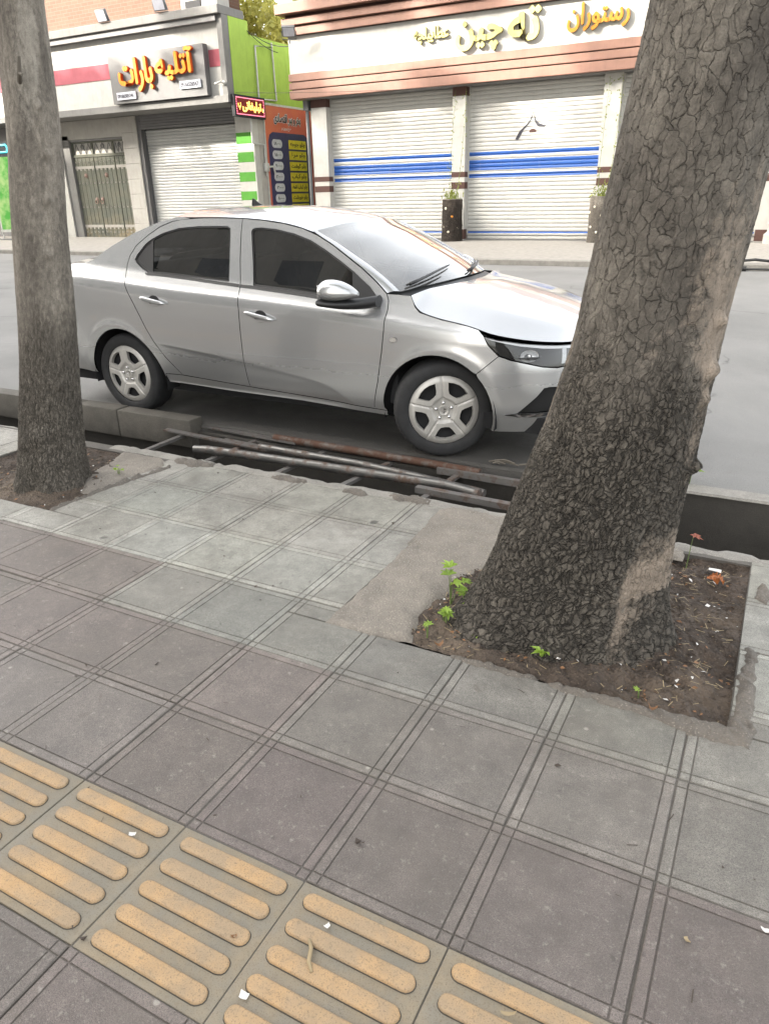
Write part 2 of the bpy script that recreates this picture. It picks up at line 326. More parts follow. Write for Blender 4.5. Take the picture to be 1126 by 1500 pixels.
def inpoly(px, py, poly):
    poly = np.asarray(poly); x, y = poly[:, 0], poly[:, 1]; x2, y2 = np.roll(x, -1), np.roll(y, -1)
    px = np.asarray(px)[:, None]; py = np.asarray(py)[:, None]
    c = ((y > py) != (y2 > py)) & (px < (x2-x)*(py-y)/(y2-y+1e-15)+x); return c.sum(1) % 2 == 1
def segdist(px, py, poly):
    A = np.asarray(poly); Bq = np.roll(A, -1, 0); d = Bq-A; L = (d**2).sum(1)+1e-15; out = np.full(len(px), 1e9)
    for a, e, l in zip(A, d, L):
        t = np.clip(((px-a[0])*e[0]+(py-a[1])*e[1])/l, 0, 1); out = np.minimum(out, np.hypot(px-a[0]-t*e[0], py-a[1]-t*e[1]))
    return out
def fill2d(poly, step, holes=(), sy=None):
    """constrained triangulation of a polygon (with holes) with an inner grid -> points, triangles"""
    rings = [list(poly)]+[list(h) for h in holes]; pts = []; edges = []
    for r in rings:
        b0 = len(pts); pts += r; edges += [(b0+k, b0+(k+1) % len(r)) for k in range(len(r))]
    A = np.array(poly); x0, y0 = A.min(0); x1, y1 = A.max(0); sy = sy or step
    gx, gy = np.meshgrid(np.arange(x0+step*.5, x1, step), np.arange(y0+sy*.5, y1, sy)); gx = gx.ravel(); gy = gy.ravel()
    ok = inpoly(gx, gy, poly)
    for h in holes: ok &= ~inpoly(gx, gy, h)
    gx, gy = gx[ok], gy[ok]; dm = np.full(len(gx), 1e9)
    for r in rings: dm = np.minimum(dm, segdist(gx, gy, r))
    ok = dm > step*.45; pts = pts+list(zip(gx[ok], gy[ok]))
    vo, _, fo, ov, _, _ = delaunay_2d_cdt([Vector((float(a), float(c))) for a, c in pts], edges, [], 1, 1e-7)
    VO = np.array([(v.x, v.y) for v in vo]); T = [tuple(f) for f in fo]
    if holes:
        C = np.array([VO[list(t)].mean(0) for t in T]); k = np.ones(len(T), bool)
        for h in holes: k &= ~inpoly(C[:, 0], C[:, 1], h)
        T = [t for t, q in zip(T, k) if q]
    T = [t if (VO[t[1]][0]-VO[t[0]][0])*(VO[t[2]][1]-VO[t[0]][1])-(VO[t[1]][1]-VO[t[0]][1])*(VO[t[2]][0]-VO[t[0]][0]) > 0 else t[::-1] for t in T]
    return VO, T
# broken mortar edge along the channel
for k, (x0, x1) in enumerate(((-9., -4.45), (-3.9, -3.05), (-3.0, -2.2), (-2.24, -1.2), (-1.25, .2), (.19, 3.2))):
    yb = 3.285 if k not in (4, 5) else 3.30
    patch('channel_edging', [(x0, yb), (x1, yb+.01), (x1+.03, 3.385), ((x0+x1)/2, 3.40), (x0-.02, 3.38)], .010, M_KERB, .006, .035 if k else .08, .02, rag=.02)
for (x, y, rx, ry) in ((-3.13, 3.30, .17, .055), (-2.42, 3.31, .14, .04), (-1.62, 3.33, .15, .045), (-1.95, 3.30, .1, .04)):
    patch('mortar_patch', [(x+rx*math.cos(a), y+ry*math.sin(a)) for a in np.linspace(0, 2*PI, 14)[:-1]], .016, M_MORT, .012, .015, .012, f=30, rag=.025)
patch('concrete_apron', [(-1.392, 2.055), (-1.18, 2.062), (-1.02, 2.09), (-1.075, 2.32), (-1.0, 2.60), (-.95, 2.9), (-.8, 3.1), (-.2, 3.22), (-.2, 3.36), (-1.1, 3.385), (-1.37, 3.36), (-1.44, 3.27), (-1.415, 3.0), (-1.40, 2.7), (-1.395, 2.3)], .006, M_APRON, .010, .016, .015, f=13)
def soilbump(x, y): return -.03+.03*fbm(x*6, y*6, 2)+.013*fbm(x*22, y*22, 4)+.007*fbm(x*55, y*55, 9, 2)+.10*math.exp(-(((x+.55)/.42)**2+((y-2.52)/.42)**2))
patch('tree_pit_soil', [(-1.09, 2.085), (-.6, 2.085), (.085, 2.06), (.085, 3.29), (-.3, 3.30), (-1.0, 3.0), (-1.08, 2.5)], .0, M_SOIL, .004, .013, .01, f=30, disp=soilbump, rag=.012)
def soilbump2(x, y): return -.025+.02*fbm(x*6, y*6, 2)+.01*fbm(x*22, y*22, 4)+.05*math.exp(-(((x+3.7)/.3)**2+((y-2.7)/.3)**2))
patch('tree_pit_soil', [(-4.42, 2.385), (-3.36, 2.385), (-3.35, 2.7), (-3.36, 3.26), (-4.42, 3.27)], .0, M_SOIL, .004, .018, .01, f=30, disp=soilbump2, rag=.01)
patch('concrete_apron', [(-3.62, 2.86), (-3.40, 2.62), (-3.34, 2.68), (-3.26, 3.2), (-3.4, 3.32), (-3.75, 3.30), (-3.66, 3.1)], .004, M_APRON, .01, .02, .02, f=5)
# mortar rims
patch('mortar_rim', [(-.86, 2.045), (-.62, 2.04), (-.52, 2.055), (-.52, 2.085), (-.85, 2.085)], .014, M_MORT, .014, .012, .012, f=28, rag=.016)
patch('mortar_rim', [(-.50, 2.035), (-.2, 2.02), (.0, 1.995), (.152, 2.0), (.158, 2.1), (.145, 2.35), (.15, 2.58), (.085, 2.59), (.078, 2.3), (.07, 2.10), (-.2, 2.085), (-.5, 2.08)], .014, M_MORT, .014, .012, .012, f=28, rag=.016)
patch('mortar_rim', [(.10, 2.98), (.155, 2.93), (.185, 3.0), (.15, 3.1), (.11, 3.09)], .016, M_MORT, .014, .012, .012, f=28, rag=.012)
patch('mortar_rim', [(-3.36, 2.36), (-3.31, 2.36), (-3.30, 2.7), (-3.20, 3.18), (-3.25, 3.22), (-3.34, 2.72)], .014, M_MORT, .014, .012, .012, f=28, rag=.016)
# far pavement with its kerb
b = MB(); xk = np.r_[-90, np.arange(-34, 6, .25), 60]
b.grid([[(x, 16.62+.02*fbm(x, 3), -.05) for x in xk], [(x, 16.63+.02*fbm(x, 3), .105) for x in xk], [(x, 16.66+.02*fbm(x, 3), .12) for x in xk], [(x, 16.86, .122) for x in xk]]); struct(b.obj('far_kerb', M_KERB))
b = MB(); b.grid([[(x, 16.86, .12) for x in xk], [(x, 19, .125+.01*fbm(x, 1)) for x in xk], [(x, 21, .125+.01*fbm(x, 2)) for x in xk], [(x, 28, .12) for x in xk]]); struct(b.obj('far_pavement', M_FARPAVE))
# ------------------------------------------------------------------ plane trees
def m_bark(name, dark, pale, cs, fade_z, patchiness, crack_depth):
    """cracked plate bark: cells stretched along the trunk, open cracks, pale flaked patches with their own outline"""
    t = NT(name); uv = t.uv(); wv = t.noise(uv, 9, 4, .6, 0, 1); off = t.n('VectorMath', 0, {'operation': 'MULTIPLY_ADD'}, i0=wv, i1=(.07, .08, 0), i2=uv); wv2 = t.noise(uv, 48, 3, .6, 0, 1); off = t.n('VectorMath', 0, {'operation': 'MULTIPLY_ADD'}, i0=wv2, i1=(.020, .028, 0), i2=off)
    cell = t.mapp(off, (cs*.82, cs*.46, 1)); celb = t.mapp(off, (cs*1.5, cs*.8, 1)); zc = t.sep(uv)[1]; n = t.noise(uv, 30, 7, .7); big = t.noise(t.mapp(uv, (1, .55, 1), (3.3, 1.7, 0)), 3.1, 5, .6); fine = t.noise(uv, 170, 4, .7)
    e1 = t.vor(cell, 1., 'DISTANCE_TO_EDGE', 1.); e2 = t.vor(celb, 1., 'DISTANCE_TO_EDGE', 1.); idc = t.vor(cell, 1., 'F1', 1., 1); idb = t.vor(celb, 1., 'F1', 1., 1)
    fade = t.ramp(zc, (fade_z[0], 1.), (fade_z[1], fade_z[2])) if fade_z else t.math('ADD', 1., 0.)
    lowm = t.ramp(t.math('ADD', t.math('MULTIPLY', zc, .5), t.math('MULTIPLY', t.math('SUBTRACT', big, .5), .9)), (.32, 1.), (.62, 0.))    # rougher and finer towards the foot
    wd = t.noise(uv, 14, 4, .6)
    crack = t.math('MULTIPLY', t.math('SUBTRACT', 1., t.ramp(t.math('DIVIDE', e1, t.math('ADD', .35, t.math('MULTIPLY', wd, 1.3))), (.0, 0.), (.05, 1.))), t.math('MULTIPLY', fade, t.math('MULTIPLY', t.ramp(t.noise(uv, 16, 3, .6), (.36, .45), (.56, 1.)), t.math('ADD', .6, t.math('MULTIPLY', lowm, .4)))))
    crack2 = t.math('MULTIPLY', t.math('SUBTRACT', 1., t.ramp(t.math('DIVIDE', e2, t.math('ADD', .35, t.math('MULTIPLY', wd, 1.3))), (.0, 0.), (.10, 1.))), t.math('MULTIPLY', fade, t.math('ADD', .12, t.math('MULTIPLY', lowm, .85))))
    idn = t.ramp(t.math('ADD', t.math('MULTIPLY', t.sep(idc)[0], .5), t.math('MULTIPLY', t.sep(idb)[0], .5)), (.15, .84), (.85, 1.14))
    c = t.mix(t.ramp(n, (.3, 0.), (.72, 1.)), tuple(x*.62 for x in dark), tuple(x*1.35 for x in dark)); c = t.mix(1., c, idn, 'MULTIPLY')
    tone = t.noise(t.mapp(uv, (1, .45, 1), (7.7, 2.1, 0)), 4.2, 5, .6); c = t.mix(1., c, t.mix(t.ramp(tone, (.34, 0.), (.66, 1.)), (.55, .53, .52), (1.25, 1.22, 1.18)), 'MULTIPLY'); c = t.mix(t.math('MULTIPLY', lowm, .8), c, t.mix(n, tuple(x*.28 for x in dark), tuple(x*.75 for x in dark)))
    ridge = t.noise(t.mapp(off, (1, .28, 1)), 62, 5, .7); c = t.mix(lowm, c, t.mix(1., c, t.mix(t.ramp(ridge, (.36, 0.), (.62, 1.)), (.42, .40, .38), (1.35, 1.32, 1.28)), 'MULTIPLY'))
    pk = t.attr('pale', 2); pm = t.math('ADD', t.math('MULTIPLY', pk, .42), t.math('MULTIPLY', t.math('SUBTRACT', big, .5), 1.5)); pmask = t.ramp(t.math('ADD', pm, t.math('MULTIPLY', t.math('SUBTRACT', n, .5), .5)), (patchiness, 0.), (patchiness+.2, 1.))
    pc = t.mix(t.ramp(t.noise(uv, 12, 6, .7), (.35, 0.), (.65, 1.)), tuple(x*.72 for x in pale), tuple(x*1.12 for x in pale))
    pc = t.mix(t.ramp(t.noise(uv, 45, 3, .6), (.60, 0.), (.68, .7)), pc, tuple(x*1.1 for x in dark))
    c = t.mix(t.math('MULTIPLY', pmask, .86), c, pc)
    ck = t.math('MULTIPLY', t.math('MAXIMUM', crack, crack2), t.math('SUBTRACT', 1., t.math('MULTIPLY', pmask, .66)))
    c = t.mix(t.math('MULTIPLY', ck, .85), c, tuple(x*.22 for x in dark)); c = t.mix(t.ramp(fine, (.33, .4), (.5, 0.)), c, (.03, .027, .024))
    t.P(Base_Color=c, Roughness=.92, Specular_IOR_Level=.25)
    h = t.math('ADD', t.math('MULTIPLY', ck, -1.), t.math('ADD', t.math('MULTIPLY', n, .45), t.math('MULTIPLY', fine, .14))); h = t.math('ADD', h, t.math('MULTIPLY', pmask, -.35)); h = t.math('ADD', h, t.math('MULTIPLY', t.sep(idc)[1], .22)); h = t.math('ADD', h, t.math('MULTIPLY', ridge, t.math('ADD', .25, t.math('MULTIPLY', lowm, 1.1)))); h = t.math('ADD', h, t.math('MULTIPLY', t.sep(idb)[1], t.math('MULTIPLY', lowm, .28)))
    nd = t.t.nodes.new('ShaderNodeDisplacement'); t.set(nd, 'Height', h); t.set(nd, 'Midlevel', .2); t.set(nd, 'Scale', crack_depth)
    t.t.links.new(nd.outputs[0], t.out.inputs['Displacement']); t.m.displacement_method = 'BOTH'; return t.m
M_BARK_R = m_bark('flaking_bark', (.130, .119, .104), (.27, .22, .175), 40, None, .34, .008)
M_BARK_L = m_bark('scaly_bark', (.205, .188, .164), (.31, .285, .245), 46, (.35, 1.35, .42), .46, .005)
M_LEAF = None
def m_leaf(name, c1, c2, trans=.35):
    t = NT(name); v = t.obj(); n = t.noise(v, 1.3, 3); n2 = t.n('NewGeometry', 8)
    c = t.mix(t.ramp(n, (.35, 0.), (.65, 1.)), c1, c2); c = t.mix(t.math('MULTIPLY', n2, .5), c, tuple(x*1.7 for x in c2))
    t.P(Base_Color=c, Roughness=.55, Transmission_Weight=0.)
    tr = t.t.nodes.new('ShaderNodeBsdfTranslucent'); t.set(tr, 'Color', t.mix(.5, c, c2)); mx = t.t.nodes.new('ShaderNodeMixShader'); t.set(mx, 'i0', trans)
    t.t.links.new(t.p.outputs[0], mx.inputs[1]); t.t.links.new(tr.outputs[0], mx.inputs[2]); t.t.links.new(mx.outputs[0], t.out.inputs[0]); return t.m
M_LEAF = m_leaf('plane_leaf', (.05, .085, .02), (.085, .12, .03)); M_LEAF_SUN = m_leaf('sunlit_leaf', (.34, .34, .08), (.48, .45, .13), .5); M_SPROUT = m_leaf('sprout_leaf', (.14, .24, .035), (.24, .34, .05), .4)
def trunk(parent, axis, mat, na, nz, flare, palef, z1=2.7, knobs=()):
    """axis: rows of z, x, y, diameter (world); the trunk seam faces away from the street front"""
    A = np.array(axis, float); zz = np.linspace(A[0, 0], z1, nz); X = np.interp(zz, A[:, 0], A[:, 1]); Y = np.interp(zz, A[:, 0], A[:, 2]); R = np.interp(zz, A[:, 0], A[:, 3])/2
    for a in (X, Y, R):
        k = np.ones(31)/31; a[:] = np.convolve(np.pad(a, 15, 'edge'), k, 'valid')
    V = []; UV = []; PA = []
    for i, z in enumerate(zz):
        for j in range(na+1):
            q = 2*PI*j/na+PI*.5; cx, cy = math.cos(q), math.sin(q)
            lump = .028*mnoise.noise(Vector((cx*1.6, cy*1.6, z*1.7)))+.010*mnoise.noise(Vector((cx*5, cy*5, z*3.2)))
            f = flare(q, z); r = R[i]*(1+lump*2.2)+f
            for kz, kq, kh, kr in knobs:
                dq = (q-kq+PI) % (2*PI)-PI; r += kh*math.exp(-((z-kz)**2+(dq*R[i])**2)/kr**2)
            V.append((X[i]+r*cx, Y[i]+r*cy, z)); UV.append((q*.24, z)); pv = palef(q, z); PA.append((pv, pv, pv))
    n = na+1; F = [(i*n+j, i*n+j+1, (i+1)*n+j+1, (i+1)*n+j) for i in range(nz-1) for j in range(na)]
    o = mesh('trunk', V, F, mat, parent, smooth=True, uv=UV, attrs={'pale': PA}, loc=(-parent.location.x, -parent.location.y, -parent.location.z)); return o
def leaves(n, centers, size, mat, name, parent, flat=.0, seed=1):
    r = np.random.default_rng(seed); C = np.array(centers); wt = C[:, 3]**3; idx = r.choice(len(C), n, p=wt/wt.sum())
    d = r.normal(size=(n, 3)); d /= np.linalg.norm(d, axis=1)[:, None]; rad = r.random(n)**.45
    P = C[idx, :3]+d*(rad*C[idx, 3])[:, None]*np.array((1, 1, .75)); V = []; F = []
    for p in P:
        s = size*(.6+.8*r.random()); a = Vector(r.normal(size=3)).normalized(); b = a.orthogonal().normalized(); b = Matrix.Rotation(r.random()*6.28, 3, a) @ b; c = a.cross(b)
        q = len(V); p = Vector(p); V += [p-b*s*.5, p+c*s*.38-b*s*.05, p+b*s*.6+a*s*.1, p-c*s*.38-b*s*.05]; F += [(q, q+1, q+2, q+3)]
    return mesh(name, V, F, mat, parent)
def limbs(parent, base, mat, spec, name='limb'):
    for pts, r0 in spec:
        b = MB(); n = len(pts); P = [Vector(p)-parent.location for p in pts]
        b.tube(P, [r0*(1-.75*i/(n-1)) for i in range(n)], 10); o = b.obj(name, mat, parent, smooth=True)
t = empty('plane_tree', (-.56, 2.5, 0), 0, 'thick leaning plane tree with dark cracked bark and pale flaked patches', 'tree', 'plane trees along the pavement')
def flareR(q, z):
    k = math.exp(-max(z+.02, 0)/.16); b = .055*(math.cos(3*(q-3.9))+.6*math.cos(5*(q-1.2))+.25*math.cos(9*q)); rid = .030*math.exp(-((((q-5.25+PI) % (2*PI))-PI)/.22)**2)*math.exp(-max(z, 0)/.55)
    return k*(b+.03)+rid+.012*math.cos(4*q+1)*math.exp(-max(z, 0)/.6)
def paleR(q, z):
    c = math.cos(q-5.95); l = math.cos(q-3.3)     # flaked towards the right edge and a little on the left one
    v = max(0, c)**3*1.1*(1 if z > .25 else .6)+max(0, l)**4*.7*sst_(.4, .9, z)*(1-sst_(1.35, 1.6, z))
    v += .7*math.exp(-((((q-4.75+PI) % (2*PI))-PI)/.28)**2-((z-.62)/.22)**2)+.5*math.exp(-((((q-4.95+PI) % (2*PI))-PI)/.2)**2-((z-1.1)/.13)**2)
    v += .62*math.exp(-((((q-5.42-.25*z+PI) % (2*PI))-PI)/.085)**2-((z-.25)/.33)**2)
    return min(1, v)*(1-sst_(1.5, 1.75, z)*.75)
def sst_(a, b, x):
    k = min(1, max(0, (x-a)/(b-a))); return k*k*(3-2*k)
trunk(t, [(-.15, -.60, 2.52, .78), (.0, -.575, 2.52, .70), (.06, -.565, 2.52, .675), (.2, -.53, 2.52, .63), (.429, -.494, 2.52, .585), (.754, -.426, 2.52, .51), (1.086, -.374, 2.52, .455), (1.36, -.34, 2.52, .43), (1.68, -.298, 2.52, .42), (2.0, -.262, 2.52, .415), (2.5, -.21, 2.53, .41), (4.2, -.03, 2.6, .38)], M_BARK_R, 420, 620, flareR, paleR, 4.2,
      [(1.02, 6.05, .03, .03), (.93, 6.0, .022, .025), (.70, 6.1, .035, .022), (1.17, 6.0, .02, .02)])
limbs(t, None, M_BARK_L, [([(-.03, 2.6, 4.15), (.15, 2.7, 6), (.1, 2.5, 8.5), (.3, 2.6, 12)], .19), ([(-.0, 2.6, 4.1), (.9, 3.0, 6), (1.8, 3.3, 9), (2.4, 3.5, 11)], .13), ([(-.05, 2.6, 4.6), (-.9, 3.4, 6.6), (-1.7, 4.1, 9), (-2.2, 4.4, 12)], .12), ([(.1, 2.6, 6.5), (.4, 1.6, 8.5), (.6, .8, 11)], .09)])
leaves(5200, [(.2, 2.6, 13.2, 1.9), (2.4, 3.4, 11.8, 1.6), (-2.0, 4.2, 12.6, 1.6), (.7, .9, 11.4, 1.5), (1.2, 2.2, 15.0, 1.5), (-.8, 3.1, 15.5, 1.3), (3.4, 2.8, 14.2, 1.2)], .20, M_LEAF, 'crown', t, seed=3).location = -t.location
t2 = empty('plane_tree', (-3.70, 2.7, 0), 0, 'slender plane tree with grey scaly bark left of the parked car', 'tree', 'plane trees along the pavement')
def flareL(q, z): return math.exp(-max(z, 0)/.10)*(.018+.02*math.cos(3*q+1)+.012*math.cos(7*q))
def paleL(q, z): return .75*sst_(.9, 1.5, z)*max(0, math.cos(q-5.6))**2+.35*sst_(1.2, 1.7, z)+.5*math.exp(-((z-.32)/.06)**2)
trunk(t2, [(-.12, -3.70, 2.7, .42), (.0, -3.69, 2.7, .39), (.066, -3.683, 2.7, .378), (.286, -3.628, 2.7, .335), (.655, -3.545, 2.7, .30), (1.03, -3.456, 2.7, .281), (1.371, -3.388, 2.7, .262), (1.831, -3.294, 2.7, .235), (2.11, -3.264, 2.7, .222), (2.4, -3.232, 2.7, .212), (3.0, -3.16, 2.7, .205), (4.6, -3.0, 2.75, .19)], M_BARK_L, 300, 520, flareL, paleL, 4.6,
      [(.34, 5.1, .022, .05), (.30, 4.6, .018, .04), (1.55, 5.9, .012, .02), (1.3, 5.8, .012, .018), (1.75, 6.0, .014, .02), (.62, 5.9, .012, .02), (1.95, 5.9, .010, .015)])
limbs(t2, None, M_BARK_L, [([(-3.0, 2.75, 4.55), (-2.9, 2.8, 7), (-2.7, 2.7, 10), (-2.6, 2.8, 13)], .095), ([(-3.02, 2.75, 4.4), (-3.9, 3.2, 6.5), (-4.6, 3.7, 9.5)], .07), ([(-2.95, 2.75, 5.5), (-2.2, 3.4, 8), (-1.8, 3.9, 11)], .06)])
leaves(4200, [(-2.6, 2.8, 13.6, 1.7), (-4.7, 3.8, 10.6, 1.5), (-1.7, 4.0, 12.0, 1.4), (-3.6, 2.6, 12.2, 1.5), (-3.2, 3.8, 15.2, 1.3), (-5.2, 2.6, 12.8, 1.3)], .20, M_LEAF, 'crown', t2, seed=5).location = -t2.location
b = MB(); b.tube([(-3.23, 2.62, 2.03), (-3.17, 2.58, 2.07), (-3.14, 2.57, 2.13)], [.009, .006, .003], 6); b.tube([(-3.17, 2.58, 2.07), (-3.13, 2.56, 2.06)], [.005, .002], 6)
b.V = [tuple(Vector(v)-t2.location) for v in b.V]; b.obj('twig', M_BARK_L, t2)
# ------------------------------------------------------------------ kerb blocks by the rear wheel
M_BLOCK = m_conc('dirty_concrete_block', (.105, .095, .08), .4, .75)
for k, (x0, x1) in enumerate(((-8.4, -7.22), (-7.21, -6.05), (-6.04, -4.86), (-4.85, -4.42), (-4.41, -3.68))):
    b = MB(); b.box(x0, x1, 3.885, 4.025, -.16, .055+.004*(k % 2), bev=.012, rot=Matrix.Rotation(rng.normal(0, .004), 3, 'Z'))
    o = b.obj('kerb_block', M_BLOCK, auto=40)
    tag(o, ['dusty concrete kerb block farthest left along the channel', 'concrete kerb block second from the left end of the row', 'long concrete kerb block left of the slender tree', 'short concrete kerb block beside the slender tree trunk', 'concrete kerb block in front of the rear wheel'][k], 'kerb block', 'kerb blocks along the channel')
# ------------------------------------------------------------------ rusty grate of old pipes and flats over the channel
def m_rust(name, steel, rust, k0, rough=.5, metal=.75):
    t = NT(name); v = t.obj(); n = t.noise(v, 9, 7, .7); f = t.noise(v, 120, 3, .7); mk = t.ramp(n, (k0, 0.), (k0+.12, 1.))
    c = t.mix(mk, steel, t.mix(f, tuple(x*.6 for x in rust), tuple(x*1.3 for x in rust)))
    t.P(Base_Color=c, Roughness=t.mix(mk, (rough, rough, rough), (.85, .85, .85)), Metallic=t.mix(mk, (metal,)*3, (.1, .1, .1))); t.bump(t.math('ADD', n, f), .4, .003); return t.m
M_STEEL = m_rust('worn_steel', (.15, .146, .14), (.085, .055, .04), .50, .32); M_RUST = m_rust('rusty_pipe', (.10, .085, .075), (.075, .036, .022), .40, .5, .35); M_FLAT = m_rust('dull_flat_steel', (.14, .132, .125), (.10, .07, .055), .5, .6, .4)
g = empty('channel_grate', (-2.5, 3.7, 0), 0, 'makeshift rusty grate of pipes and flat bars over the channel', 'grate')
def gp(name, pts, r, mat):
    b = MB(); b.tube([Vector(p)-g.location for p in pts], r, 14); return b.obj(name, mat, g, smooth=True, auto=50)
gp('pipe', [(-3.36, 3.565, -.02), (-3.25, 3.577, -.012), (-2.9, 3.60, -.012), (-2.3, 3.635, -.018), (-1.55, 3.668, -.022), (-1.33, 3.68, -.03)][:5]+[(-1.33, 3.62, -.024)], .029, M_STEEL)
gp('pipe', [(-2.98, 3.79, -.02), (-2.2, 3.765, -.018), (-1.75, 3.725, -.025), (-1.32, 3.675, -.04)], .026, M_STEEL)['label'] = 'middle pipe worn bright on top, bent down at its end'
gp('pipe', [(-3.0, 3.985, -.012), (-2.4, 3.965, -.012), (-1.8, 3.955, -.018), (-1.45, 3.95, -.026)], .026, M_RUST)['label'] = 'orange rusted pipe along the road edge'
def gb(name, a, c, w, h, mat, z=-.03, label=None):
    a = Vector((*a, z)); c = Vector((*c, z)); d = (c-a).normalized(); s_ = Vector((-d.y, d.x, 0))*w/2; u = Vector((0, 0, h))
    b = MB(); V = [p-g.location for p in (a-s_-u, a+s_-u, c+s_-u, c-s_-u, a-s_, a+s_, c+s_, c-s_)]; b.add(V, [(0,3,2,1),(4,5,6,7),(0,1,5,4),(1,2,6,5),(2,3,7,6),(3,0,4,7)]); o = b.obj(name, mat, g)
    if label: o['label'] = label
gb('flat_bar', (-3.90, 3.862), (-2.92, 3.79), .05, .012, M_FLAT, -.026); gb('flat_bar', (-3.34, 3.83), (-2.90, 3.80), .075, .006, M_FLAT, -.0255)
gb('flat_bar', (-3.92, 4.04), (-2.80, 3.965), .045, .012, M_FLAT, -.016); gb('angle_bar', (-1.70, 3.575), (-.55, 3.53), .045, .035, M_FLAT, -.018, 'straight angle iron at the edge of the pavement'); gb('angle_bar', (-1.72, 3.925), (-.7, 3.90), .035, .04, M_FLAT, -.02)
for x0, y0, x1, y1 in ((-3.735, 3.36, -3.735, 4.05), (-3.20, 3.40, -3.16, 4.0), (-2.64, 3.42, -2.58, 3.97), (-2.16, 3.42, -2.07, 3.98), (-1.63, 3.42, -1.585, 3.95), (-1.1, 3.42, -1.06, 3.93)):
    gb('cross_bar', (x0, y0), (x1, y1), .036, .02, M_FLAT, -.048)
# ------------------------------------------------------------------ seedlings, fallen leaves and litter
M_PAPER = plain('white_paper', (.55, .53, .50), .8, var=.1); M_DRY = m_leaf('dry_leaf', (.14, .07, .03), (.20, .10, .045), .25); M_REDLEAF = m_leaf('withered_red_leaf', (.22, .06, .04), (.30, .11, .07), .3); M_STRAW = plain('straw', (.26, .20, .115), .8, var=.25); M_STEM = plain('green_stem', (.12, .17, .05), .6)
def lobed(P, dirn, s, up=.25, n=5):
    """a palmate leaf: lobes as a fan of faces around the stalk end, cupped"""
    d = Vector(dirn).normalized(); sd = d.cross(Vector((0, 0, 1))).normalized(); u = sd.cross(d).normalized(); V = [Vector(P)]; m_ = 2*n
    for k in range(m_+1):
        a = math.radians(-115+230*k/m_); r = s*((1. if k % 2 else .52)*(1-.25*abs(k-n)/n)); V.append(Vector(P)+d*(r*math.cos(a)+s*.1)+sd*r*math.sin(a)*.85+u*(up*s*(abs(math.sin(a))**1.5)-.25*r*r/s))
    return V, [(0, k, k+1) for k in range(1, m_+1)]
def seedling(x, y, z, h, n, s, label, seed, mat=None, lean=(0, 0)):
    r = random.Random(seed); e = empty('seedling', (x, y, z), 0, label, 'seedling', 'seedlings around the trees'); b = MB(); L = MB()
    for k in range(n):
        a = r.random()*6.28; hh = h*(.4+.6*(k+1)/n); tip = Vector((lean[0]*hh+math.cos(a)*h*.45*r.random(), lean[1]*hh+math.sin(a)*h*.45*r.random(), hh))
        b.tube([Vector((0, 0, -.03)), tip*.55+Vector((0, 0, .01)), tip], [.0024, .0018, .0012], 5)
        for q in range(r.choice((1, 2, 2))):
            a2 = a+r.uniform(-1.6, 1.6); L.add(*lobed(tip, (math.cos(a2), math.sin(a2), r.uniform(-.1, .55)), s*r.uniform(.6, 1.1)))
    b.obj('stem', M_STEM, e); L.obj('leaf', mat or M_SPROUT, e)
seedling(-.99, 2.40, .02, .14, 4, .050, 'tallest bright green seedling left of the thick trunk', 1); seedling(-.90, 2.34, .01, .09, 5, .042, 'bushy seedling low against the trunk foot', 2)
seedling(-.955, 2.26, -.01, .07, 3, .038, 'small seedling at the left rim of the soil pit', 9)
seedling(-.20, 2.14, -.01, .03, 2, .022, 'tiny weed in the right front corner of the pit', 12); seedling(-.985, 2.16, -.005, .05, 2, .03, 'low weed at the left front rim of the pit', 13); seedling(-3.42, 2.95, .0, .05, 3, .028, 'small weed beside the slender trunk', 14)
seedling(-.53, 2.17, .0, .05, 3, .050, 'small pair of green leaves at the front of the pit', 3); seedling(-.80, 2.19, -.01, .035, 2, .032, 'tiny sprout beside the white paper scraps', 4)
seedling(-.29, 4.17, .01, .11, 4, .055, 'leafy weed growing on the kerb behind the trunk', 5)
seedling(-.18, 3.19, -.02, .15, 1, .040, 'drooping red brown seedling at the back of the pit', 8, M_REDLEAF)
def scrap(name, x, y, z, sx, sy, rz, mat, label, cat, curl=.2, grp=None, n=5):
    P = []
    for i in range(n):
        for j in range(n):
            u = i/(n-1)-.5; v = j/(n-1)-.5; sx_, sy_ = sx*.62, sy*.62; P.append((u*sx_*(1+.2*v), v*sy_*(1-.2*u), curl*(u*u*sx*2+abs(v)*sy*.5)+.003*rng.random()))
    F = [(i*n+j, (i+1)*n+j, (i+1)*n+j+1, i*n+j+1) for i in range(n-1) for j in range(n-1)]
    o = mesh(name, P, F, mat, smooth=True, loc=(x, y, z)); o.rotation_euler = (rng.normal(0, .15), rng.normal(0, .15), rz); return tag(o, label, cat, grp)
scrap('paper_scrap', -.80, 2.145, .003, .042, .03, 1.4, M_PAPER, 'folded white paper scrap at the front of the soil pit', 'paper scrap'); scrap('paper_scrap', -.775, 2.20, .0, .05, .018, .4, M_PAPER, 'smaller torn paper strip behind the folded scrap', 'paper scrap')
scrap('paper_scrap', -.69, 2.17, .0, .03, .02, 2, M_PAPER, 'curled paper bit near the tree foot', 'paper scrap'); scrap('paper_scrap', -1.282, .941, .006, .028, .016, .5, M_PAPER, 'small white paper bit on the yellow bars at left', 'paper scrap')
scrap('paper_scrap', -.681, .948, .006, .02, .018, 1.1, M_PAPER, 'crumpled white bit between two yellow bars', 'paper scrap'); scrap('paper_scrap', -.757, .735, .002, .03, .024, .2, M_PAPER, 'pale torn scrap at the near edge of the yellow tiles', 'paper scrap')
scrap('paper_scrap', .205, 1.386, .003, .03, .016, .2, M_PAPER, 'white scrap at the right edge of the pavement', 'paper scrap')
